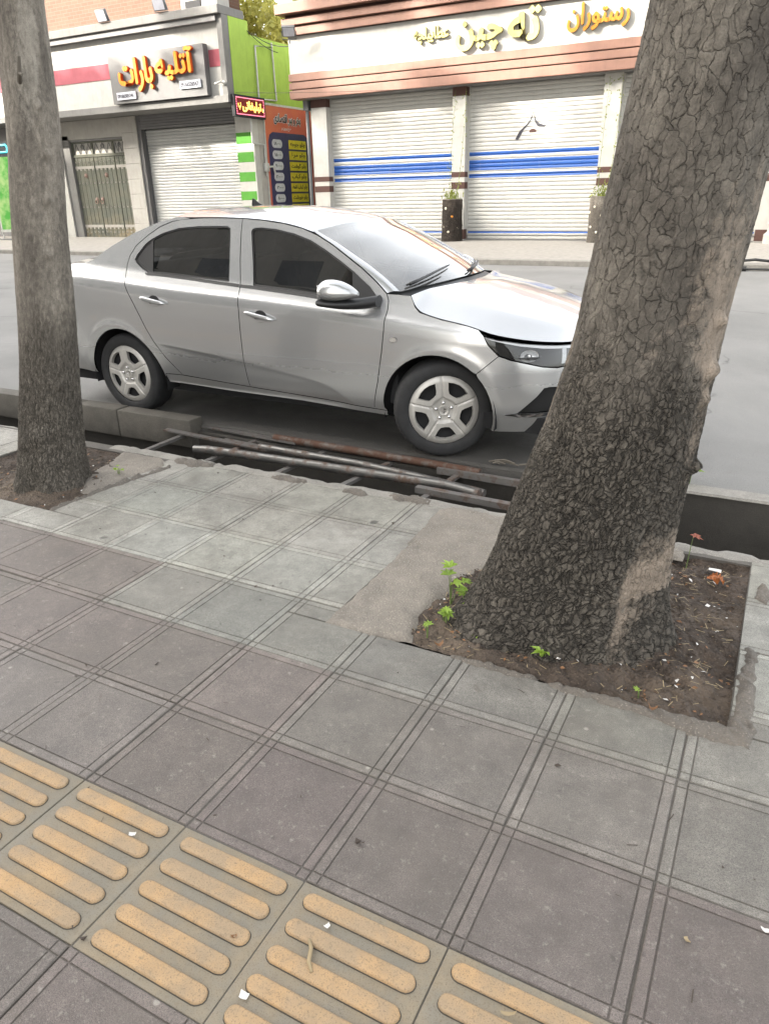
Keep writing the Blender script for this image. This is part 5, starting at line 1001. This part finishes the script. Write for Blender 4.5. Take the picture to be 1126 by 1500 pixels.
planter(-9.50, 22.62, 'dark log planter with a yellow knot before the middle pillar', 3, 1); planter(-4.98, 22.62, 'paler log planter before the right pillar, half hidden by the trunk', 8, 0)
def floodlight(x, y, z, rz, tilt, label, s=1.):
    e = empty('floodlight', (x, y, z), rz, label, 'floodlight', 'floodlights on the roof edges'); R_ = Matrix.Rotation(tilt, 3, 'X')
    b = MB(); b.box(-.20*s, .20*s, -.05, .05, -.16*s, .16*s, bev=.015); b.V = [tuple(R_ @ Vector(v)) for v in b.V]; b.obj('housing', M_GSTEEL, e, auto=40)
    b = MB(); b.box(-.17*s, .17*s, -.058, -.048, -.13*s, .13*s); b.V = [tuple(R_ @ Vector(v)) for v in b.V]; b.obj('lens', M_BLUEW, e)
    b = MB(); b.tube([(-.22*s, 0, 0), (-.22*s, .1, -.2), (.22*s, .1, -.2), (.22*s, 0, 0)], .014, 6); b.tube([(0, .1, -.2), (0, .22, -.3)], .02, 6); b.obj('bracket', M_GSTEEL, e)
floodlight(-14.95, 22.35, 6.22, .5, .75, 'grey floodlight under the restaurant cornice corner')
# ------------------------------------------------------------------ photo studio
st = empty('photo_studio_building', (0, 0, 0), 0, 'low photo studio with cream fascia, red band and grey sign', 'building'); YC = 22.15; XA = -17.26
b = MB(); b.box(-34, XA-.22, YC, 23.35, 4.635, 6.70); b.obj('fascia', M_CREAM, st)
b = MB(); b.box(-34, -22.3, YC-.02, YC+.1, 5.48, 5.96); b.box(-18.0, XA-.225, YC-.02, YC+.1, 5.48, 5.96); b.obj('red_band', M_PINK, st)
b = MB(); b.box(-34, XA-.0, YC-.28, 23.2, 6.88, 7.12, bev=.015); b.obj('roof_slab', M_GREYST, st); b = MB(); b.box(-34, XA-.2, YC-.2, 23.2, 6.705, 6.876); b.obj('slab_soffit', M_SIGNG, st)
b = MB(); b.box(XA-.22, XA-.004, YC-.12, YC+.2, 4.41, 6.878, bev=.01); b.obj('end_post', M_GREYST, st); b = MB(); b.box(-34, XA-.002, YC-.14, 23.2, 4.41, 4.63, bev=.012); b.obj('canopy_slab', M_GREYST, st)
b = MB(); b.box(-34, -26.85, 23.5, 27, .1, 4.4); b.box(-23.45, XA-.003, 23.52, 30, .1, 6.48); b.box(-34, XA-.003, 23.36, 30, 4.42, 6.48); b.obj('wall', M_STONE, st)
b = MB(); b.box(XA-.3, XA, YC+.21, 23.38, 4.64, 6.875); b.box(XA-.28, XA-.002, 23.385, 27.6, 4.5, 6.50); b.box(XA-.26, -15.2, 27.6, 27.8, .1, 6.3); b.obj('side_wall', M_GREEN, st)
b = MB(); b.box(XA-.26, XA-.01, 23.45, 27.6, .1, 4.495); b.obj('lower_side_wall', M_STONE, st)
b = MB(); b.box(XA-.75, XA-.004, YF, 23.5, .12, 4.40); p = b.obj('striped_pillar', M_WHITE, st)
for z0, z1 in ((3.25, 3.60), (2.66, 2.98), (2.03, 2.34), (1.42, 1.71), (.78, 1.08), (.14, .46)): b = MB(); b.box(XA-.754, XA-.05, YF-.004, 23.4, z0, z1); b.obj('green_stripe', M_GREEN2, p)
shutter(-22.42, -18.05, .14, 3.92, 23.42, M_SHG, st, .105); b = MB(); P_ = []
for k in range(6): P_ += [(3.93+k*.09, 23.22), (3.93+k*.09+.07, 23.20)]
b.grid([[(x, y, z) for x in (-22.5, -18.05)] for z, y in P_], flip=True); b.obj('shutter_box', M_SIGNG, st)
b = MB()
for k in range(8): b.box(-23.42, -22.64, YF-.05, 23.5, .12+k*.535, .12+k*.535+.53, bev=.008)
b.obj('stone_pillar', M_STONE, st); b = MB(); b.box(-22.64, -22.46, YF+.0, 23.5, .12, 4.4); b.obj('jamb', M_SIGNG, st)
b = MB(); b.box(-26.85, -26.42, YF-.0, 23.5, .12, 3.9); b.obj('jamb', M_GREYST, st); b = MB(); b.box(-27.6, -26.86, YF-.06, 23.5, .12, 4.4); b.obj('white_pillar', M_WHITE, st); b = MB(); b.box(-26.86, -23.43, YF, 23.5, 3.76, 4.40); b.obj('lintel', M_STONE, st)
b = MB(); b.box(-26.42, -23.43, YF+.05, 23.5, 3.68, 3.755); b.obj('lintel_shadow_bar', M_SIGNG, st)
# old studded double door
M_WOOD = None
def m_wood():
    t = NT('old_grey_green_wood'); v = t.obj(); g = t.noise(t.mapp(v, (26, 26, 1.6)), 1.6, 6, .65); n = t.noise(v, 1.6, 5, .6); z = t.sep(v)[2]
    c = t.mix(t.ramp(g, (.3, 0.), (.7, 1.)), (.05, .055, .043), (.11, .115, .09)); wr = t.math('MULTIPLY', t.ramp(n, (.42, 0.), (.62, 1.)), t.ramp(z, (.1, 1.), (1.8, .15))); c = t.mix(wr, c, (.20, .165, .105)); t.P(Base_Color=c, Roughness=.85); t.bump(g, .4, .01); return t.m
M_WOOD = m_wood(); M_PALEM = plain('pale_iron_strap', (.28, .265, .235), .6)
dr = empty('studded_double_door', (-24.93, 23.32, .12), 0, 'old grey green wooden double door with rows of metal studs', 'door')
dx = lambda x: x+24.93
for x0, x1 in ((-26.40, -25.28), (-25.26, -24.14), (-24.12, -23.45)):
    lf = MB(); n = max(3, round((x1-x0)/.225))
    for k in range(n): lf.box(dx(x0)+k*(x1-x0)/n+.006, dx(x0)+(k+1)*(x1-x0)/n-.006, -.02, .04, .0, 2.98, bev=.008)
    lo = lf.obj('door_leaf', M_WOOD, dr)
    for z in (.42, 2.62):
        b = MB(); b.box(dx(x0)+.03, dx(x1)-.03, -.034, -.018, z-.04, z+.06)
        for k in range(n): b.box(dx(x0)+(k+.35)*(x1-x0)/n, dx(x0)+(k+.65)*(x1-x0)/n, -.033, -.019, z-.10, z-.041)
        b.obj('iron_strap', M_PALEM, lo)
    b = MB()
    for z in (.2, 1.15, 2.05, 2.82):
        for k in range(n): b.lathe([(.001, -.055), (.022, -.045), (.032, -.02)], 10, 'y', (dx(x0)+(k+.5)*(x1-x0)/n, 0, z))
    b.obj('studs', M_PALEM, lo, smooth=True)
    if x1 > -24: continue
    b = MB(); xc = dx((x0+x1)/2); b.lathe([(.001, -.08), (.05, -.07), (.085, -.03), (.09, -.018)], 18, 'y', (xc, 0, 2.33)); kx = dx(-25.27)+(-.16 if x0 < -26 else .16); b.lathe([(.001, -.06), (.06, -.05), (.07, -.018)], 18, 'y', (kx, 0, 1.45)); b.lathe([(.075+.016*math.cos(a), -.07+.016*math.sin(a)) for a in np.linspace(0, 2*PI, 9)], 20, 'y', (kx, 0, 1.36)); b.obj('door_knocker', plain('rosy_bronze', (.24, .16, .13), .5, .4), lo, smooth=True)
b = MB(); b.box(dx(-26.42), dx(-23.43), -.03, .05, 3.0, 3.10); b.box(dx(-26.42), dx(-23.43), -.03, .05, 3.50, 3.56)
for x in (-26.41, -25.32, -24.18, -23.50): b.box(dx(x), dx(x)+.09, -.031, .05, 3.10, 3.50)
b.obj('transom_frame', M_WOOD, dr); b = MB(); b.box(dx(-26.4), dx(-23.45), .02, .03, 3.1, 3.5); tp = b.obj('transom_panel', M_STONE, dr); b = MB()
for x0, x1 in ((-26.32, -25.32), (-25.23, -24.18), (-24.09, -23.5)):
    n = 3
    for k in range(n): a = dx(x0)+k*(x1-x0)/n; c = dx(x0)+(k+1)*(x1-x0)/n; b.tube([(a, .0, 3.12), ((a+c)/2, .0, 3.48), (c, .0, 3.12)], .012, 6)
    b.tube([((dx(x0)+dx(x1))/2+.09*math.cos(a), 0, 3.38+.07*math.sin(a)) for a in np.linspace(0, 2*PI, 12)], .01, 6)
b.obj('iron_scrollwork', M_GSTEEL, tp)
# grey sign board with lettering and two number plates
sg_ = empty('studio_sign_board', (-20.15, YC-.20, 5.39), 0, 'grey sign board with glowing orange lettering above the grey shutter', 'sign'); b = MB(); b.box(-2.14, 2.14, -.06, .16, -.74, .74, bev=.006); b.obj('board', M_SIGNG, sg_)
for s_, x, z, w_, h_, nm in (('آتلیه', .10, -.18, 1.62, .86, 'lettering'), ('بارات', -1.62, -.42, 1.55, .98, 'lettering')): word(nm, s_, x, -.06, z, w_, h_, M_YEL, M_YELS, sg_, None, None, .11, fat=.03)
for s_, x, z in (('09166505246', -1.85, -.60), ('09166526547', 1.08, -.46)):
    b = MB(); b.box(x-.04, x+.84, -.11, -.06, z-.03, z+.20); pl = b.obj('number_plate', M_BLUEW, sg_); shift(text(s_, .76, .12, .006, .012, False), x, -.112, z+.025).obj('digits', M_INK, pl)
floodlight(-22.15, 21.80, 7.30, 0, .35, 'left floodlight on the studio roof slab', 1.15); floodlight(-19.55, 21.80, 7.34, .15, .3, 'right floodlight on the studio roof slab', 1.15)
b = MB(); b.tube([(XA-.12, YC-.12, 4.95), (XA-.16, YC-.25, 5.0), (XA-.3, YC-.4, 4.93)], .028, 8); b.lathe([(.001, -.02), (.07, .0), (.06, .05)], 14, 'y', (XA-.12, YC-.16, 4.97)); tag(b.obj('security_camera', M_WHITE, smooth=True), 'small white camera on the grey end post of the studio', 'camera')
# LED sign hanging under the canopy, facing up the street
M_LED = plain('led_red_ground', (.16, .004, .010), .4, var=.3, scale=80); t_ = NT('led_glow'); t_.P(Base_Color=(.9, .5, .1), Emission_Color=(1, .55, .10), Emission_Strength=.45); M_LEDON = t_.m
t_ = NT('led_border_glow'); t_.P(Base_Color=(.8, .2, .3), Emission_Color=(1, .25, .35), Emission_Strength=.35); M_LEDB = t_.m
ls = empty('led_sign', (XA+.08, 22.98, 4.33), 0, 'red LED sign box with orange Persian letters beside the striped pillar', 'sign'); b = MB(); b.box(-.07, .07, -.86, .84, -.33, .33, bev=.01); b.obj('case', M_DARK, ls); b = MB(); b.box(.0, .074, -.80, .78, -.275, .275); b.obj('screen', M_LED, ls)
b = MB()
for k in range(30):
    y = -.765+k*(1.51/29)
    for z in (-.245, .245): b.box(.07, .079, y-.014, y+.014, z-.012, z+.012)
for k in range(9):
    z = -.2+k*.05
    for y in (-.765, .745): b.box(.07, .079, y-.014, y+.014, z-.012, z+.012)
b.obj('led_border', M_LEDB, ls)
shift(text('تبلیغاتی', 1.06, .34, .008, .035), .074, -.46, -.17, True).obj('led_letters', M_LEDON, ls); shift(text('ب', .15, .22, .008, .03), .074, -.68, -.12, True).obj('led_letters', M_LEDON, ls); shift(text('ه', .08, .12, .008, .03), .074, .64, -.12, True).obj('led_letters', M_LEDON, ls)
# menu banner on the side wall
mb = empty('menu_banner', (XA+.03, 23.88, 2.55), 0, 'orange menu banner with yellow dish list and white price pills', 'banner'); W_, H_ = 3.02, 3.86
def m_banner():
    t = NT('orange_print'); v = t.obj(); s_ = t.sep(v); n = t.noise(v, 1.4, 5, .6); c = t.mix(t.ramp(t.math('ADD', n, t.math('MULTIPLY', s_[1], .12)), (.35, 0.), (.8, 1.)), (.50, .13, .06), (.44, .085, .07)); c = t.mix(t.ramp(t.noise(v, 20, 4, .6), (.55, 0.), (.8, .3)), c, (.72, .42, .22)); t.P(Base_Color=c, Roughness=.5); return t.m
b = MB(); b.box(-.02, .0, 0, W_, -H_/2, H_/2); b.obj('sheet', m_banner(), mb); b = MB(); b.box(-.022, .012, -.03, W_+.05, H_/2, H_/2+.07); b.box(-.022, .012, W_, W_+.06, -H_/2, H_/2); b.box(-.022, .012, -.05, 0, -H_/2, H_/2); b.obj('frame', M_PIPE, mb)
M_NAVY = plain('navy_print', (.035, .032, .095), .5); M_YPR = plain('yellow_print', (.52, .44, .03), .5); M_WPR = plain('white_print', (.46, .47, .50), .5)
PY = [(.13, -H_/2+.05), (2.72, -H_/2+.05), (2.72, .78), (2.64, 1.02), (2.45, 1.1), (.42, 1.1), (.22, 1.0), (.13, .78)]
b = MB(); b.add([(.003, y, z) for y, z in PY], [tuple(range(len(PY)))]); b.obj('price_panel', M_NAVY, mb)
DISH = ['چلو جوجه', 'چلو مرغ', 'چلو گوشت', 'چلو کباب', 'چلو کباب لقمه', 'چلو خورشت', 'چلو ماهیچه', 'چلو قیمه']; PRICE = ['۱۸۰۰۰۰', '۱۵۰۰۰۰', '۹۰۰۰۰', '۲۰۰۰۰', '۳۰۰۰۰', '۸۰۰۰۰', '۴۰۰۰۰', '۵۰۰۰۰']
for k in range(8):
    z = .72-k*.365; y1 = 2.55; b = MB(); b.box(.004, .008, 1.40, y1, z-.14, z+.16); o = b.obj('dish_label', M_YPR, mb); shift(text(DISH[k], min(1.0, .14*len(DISH[k])), .2, .003, .02), .010, y1-.06-min(1.0, .14*len(DISH[k])), z-.09, True).obj('dish_name', M_INK, o)
    R_ = .14; ring = [(.62+math.copysign(.18, math.cos(a))+.14*math.cos(a), z+.01+.14*math.sin(a)) for a in np.linspace(0, 2*PI, 24)[:-1]]; b = MB(); b.add([(.006, .04+y, zz) for y, zz in ring], [tuple(range(23))]); o = b.obj('price_pill', M_WPR, mb); shift(text(PRICE[k], .40, .11, .003, .012, False), .008, .47, z-.04, True).obj('price', M_INK, o)
shift(text('بخر و ببر اقتصادی', 1.75, .40, .003, .10), .003, .55, 1.33, True).obj('title_outline', M_WPR, mb); shift(text('بخر و ببر اقتصادی', 1.72, .36, .003, .02), .008, .565, 1.35, True).obj('title', M_INK, mb); shift(text('طبخ بیرون بر', .62, .14, .003, .03), .004, 1.0, 1.16, True).obj('subtitle', M_WPR, mb)
# pipe frame, downpipes, wires on the green wall
b = MB()
for p in ([(XA+.06, 23.62, 4.62), (XA+.06, 23.62, 6.2), (XA+.06, 24.6, 6.28), (XA+.06, 24.66, 4.66), (XA+.06, 23.62, 4.62)],): b.tube(p, .032, 8)
b.tube([(XA+.06, 24.6, 6.28), (XA+.06, 24.6, 6.42)], .03, 8); tag(b.obj('empty_sign_frame', M_PIPE, smooth=True, auto=50), 'empty white pipe frame on the lime green side wall', 'frame')
b = MB(); b.tube([(XA+.02, 23.10, 4.0), (XA+.02, 23.10, 3.26), (XA+.06, 23.25, 3.22), (XA+.06, 23.72, 3.22), (XA+.06, 23.76, 2.2)], .035, 8); b.box(XA+.02, XA+.14, 23.62, 23.84, 2.35, 2.62, bev=.02); b.tube([(XA+.1, 23.8, 2.5), (XA+.16, 24.05, 2.52), (XA+.18, 24.1, 2.28)], .035, 8); tag(b.obj('gas_pipe', M_PIPE, smooth=True, auto=50), 'white gas pipe with a valve between striped pillar and banner', 'pipe')
b = MB(); b.tube([(-14.95, 23.15, .12), (-14.95, 23.15, 4.38)], .06, 10); b.box(-15.04, -14.86, 23.05, 23.25, 4.1, 4.39); tag(b.obj('downpipe', M_GSTEEL, smooth=True, auto=50), 'grey downpipe at the left corner of the restaurant', 'pipe')
def wire(name, a, c, sag, label, r=.012, n=14):
    b = MB(); b.tube([(a[0]+(c[0]-a[0])*k/n, a[1]+(c[1]-a[1])*k/n, a[2]+(c[2]-a[2])*k/n-sag*4*(k/n)*(1-k/n)) for k in range(n+1)], r, 5); tag(b.obj(name, M_CABLE), label, 'cable')
wire('cable', (XA+.05, 23.5, 6.55), (-15.3, 22.8, 5.9), .12, 'dark cable from the green wall to the restaurant corner'); wire('cable', (XA+.02, 23.3, 6.6), (XA+.3, 24.6, 6.1), .1, 'pale cable drooping along the green wall'); wire('cable', (XA+.1, 22.3, 4.7), (-9.4, 22.7, 4.36), .06, 'thin cable under the terracotta boards', .006)
b = MB(); b.tube([(-32, 20.9, .14), (-29.5, 20.95, .14), (-28.4, 20.85, .15), (-27.6, 20.95, .13), (-26.2, 21.0, .13)], .05, 6); tag(b.obj('ground_cable', M_CABLE), 'black hose lying on the far pavement left of the slender tree', 'hose')
b = MB(); b.tube([(-.95, 16.72, .16), (-.6, 16.70, .20), (-.1, 16.75, .15), (.8, 16.7, .16)], .028, 6); b.tube([(-1.0, 16.55, .03), (-.4, 16.5, .04), (.5, 16.52, .03)], .022, 6); b.tube([(-.95, 16.45, .05), (-.72, 16.45, .05)], .05, 8); tag(b.obj('ground_cable', M_CABLE), 'black cables along the far kerb right of the thick tree', 'cable')
# pale lamp post at the right edge
b = MB(); b.lathe([(.22, .12), (.22, .35), (.15, .42), (.13, 3), (.11, 6.5), (.001, 6.5)], 18, org=(-.50, 22.6, 0)); tag(b.obj('street_post', M_STONE, smooth=True, auto=40), 'pale round post on the far pavement at the right edge', 'post')
# ------------------------------------------------------------------ brick house, rooms and trees behind
bh = empty('brick_building', (0, 0, 0), 0, 'tall yellow brick house rising behind the photo studio', 'building'); b = MB(); b.box(-60, -25.85, 30.2, 34.5, 0, 15); b.obj('wall', M_BRICK, bh); b = MB(); b.box(-60.1, -25.75, 30.1, 34.6, 15.002, 15.3); b.obj('roof', M_GREYST, bh)
b = MB(); b.box(-23.95, -22.1, 28, 28.8, 0, 9.3); o = b.obj('stair_hut', M_STONE); tag(o, 'small pale rooftop room beside the brick house', 'building'); b = MB(); b.box(-23.7, -22.9, 27.96, 28.2, 8.3, 8.9); b.obj('window', M_DARK, o); b = MB(); b.box(-24.0, -22.0, 27.9, 28.9, 9.305, 9.5); b.obj('roof', M_GREYST, o)
def far_tree(x, y, h, r, seed, label):
    e = empty('garden_tree', (x, y, 0), 0, label, 'tree', 'trees behind the shops'); b = MB(); b.tube([(0, 0, 0), (.1, 0, h*.5), (0, .1, h*.9)], [.25, .18, .06], 8); b.obj('trunk', M_BARK_L, e, smooth=True); r_ = random.Random(seed)
    cs = [(r_.gauss(0, r*.55), r_.gauss(0, r*.4), h*.9+r_.gauss(0, r*.45), r*r_.uniform(.35, .6)) for _ in range(12)]; leaves(3300, cs, .24, M_LEAF_SUN, 'crown', e, seed=seed)
far_tree(-26.6, 37, 9.3, 2.3, 21, 'yellow green tree crown behind the lime green wall'); far_tree(-23.6, 35, 8.9, 1.9, 22, 'sunlit tree crown next to the restaurant roof'); far_tree(-29.5, 46, 11, 2.2, 25, 'pale tree top between brick house and green wall')
# ------------------------------------------------------------------ neighbours at the far left
lf = empty('corner_shop_building', (0, 0, 0), 0, 'dark open shop front left of the studded door', 'building'); b = MB(); b.box(-60, -34.05, 22.3, 30, 4.4, 7.3); b.obj('fascia', M_STONE, lf); b = MB(); b.box(-60, -34.05, 26.5, 27, .1, 4.4); b.obj('back_wall', M_DARK, lf)
b = MB(); b.box(-34.04, -27.62, 23.3, 23.45, .12, 4.4); tag(b.obj('shop_front', M_SIGNG), 'dark grey shop front behind the green roll up banner', 'shop front')
M_ROLL = None
t_ = NT('green_banner_print'); v_ = t_.obj(); n_ = t_.noise(v_, 1.6, 5, .6); t_.P(Base_Color=t_.mix(t_.ramp(n_, (.42, 0.), (.6, 1.)), (.05, .30, .03), (.30, .46, .17)), Roughness=.5); M_ROLL = t_.m
rb = empty('roll_up_banner', (-29.1, 21.9, .12), .25, 'green roll up banner on a white stand by the far left edge', 'banner'); b = MB(); b.box(-.5, .62, -.01, .01, .35, 3.1); b.obj('sheet', M_ROLL, rb); b = MB(); b.box(-.55, .68, -.06, .06, .26, .36); b.tube([(-.56, .03, 0), (-.56, .03, 3.3)], .03, 8); b.tube([(.60, .03, 0), (.60, .03, .4)], .03, 8); b.obj('stand', M_PIPE, rb)
t_ = NT('cyan_tube_glow'); t_.P(Base_Color=(.1, .6, .7), Emission_Color=(.05, .62, .8), Emission_Strength=.4); M_CYAN = t_.m
cy = empty('neon_sign', (-29.6, 22.3, 3.2), 0, 'cyan neon outline sign behind the roll up banner', 'sign'); b = MB(); b.box(-.9, .75, .02, .08, -.6, .6); b.obj('board', M_DARK, cy); b = MB()
for z in (.36, -.28): b.tube([(-.8, 0, z+.12), (.55, 0, z+.12), (.62, 0, z), (.55, 0, z-.14), (-.8, 0, z-.14)], .03, 8)
b.obj('neon_tube', M_CYAN, cy, smooth=True)
b = MB(); b.lathe([(.001, 0), (.14, 0), (.16, .26), (.15, .26), (.13, .03)], 18, org=(-30.3, 21.6, .125)); tag(b.obj('plastic_tub', plain('orange_plastic', (.6, .2, .03), .4), smooth=True, auto=40), 'small orange tub at the foot of the banner', 'tub')
# ------------------------------------------------------------------ added street trees out of view up the pavement, tops dapple the shop fronts
for x, y, h, sd_, lb in ((-31, 2.7, 20.5, 41, 'unseen tall plane tree added up the street to dapple the shops'), (-39, 2.8, 21.5, 43, 'second unseen tall plane tree added up the street to dapple the shops'), (-47, 2.7, 20.8, 44, 'third unseen tall plane tree added up the street to dapple the shops')):
    e = empty('plane_tree', (x, y, 0), 0, lb, 'tree', 'plane trees along the pavement'); b = MB(); b.tube([(0, 0, -.05), (.1, 0, 5), (.2, .1, 11), (.1, 0, h)], [.28, .22, .14, .03], 10); b.obj('trunk', M_BARK_L, e, smooth=True)
    r_ = random.Random(sd_); leaves(3600, [(r_.gauss(0, 2.0), r_.gauss(0, 1.3), h-.5+r_.gauss(0, 1.5), r_.uniform(.7, 1.25)) for _ in range(11)], .24, M_LEAF, 'crown', e, seed=sd_)
# ------------------------------------------------------------------ unseen house added behind the camera to shade the pavement and road
hs = empty('added_apartment_building', (0, 0, 0), 0, 'tall stone faced house added unseen on the near side of the street', 'building'); b = MB(); b.box(-90, -7, -20, -9, 0, 28); b.obj('wall', M_STONE, hs)
b = MB()
for k in range(9):
    for q in range(24):
        x = -88.6+q*3.4; b.box(x, x+1.7, -9.02, -8.97, 1.4+k*3.0, 3.1+k*3.0)
b.obj('added_windows', plain('added_window_glass', (.03, .035, .04), .06, var=.1, Specular_IOR_Level=.9), hs); b = MB(); b.box(-90.2, -6.8, -20.2, -8.7, 28.01, 28.4); b.obj('roof', M_GREYST, hs)
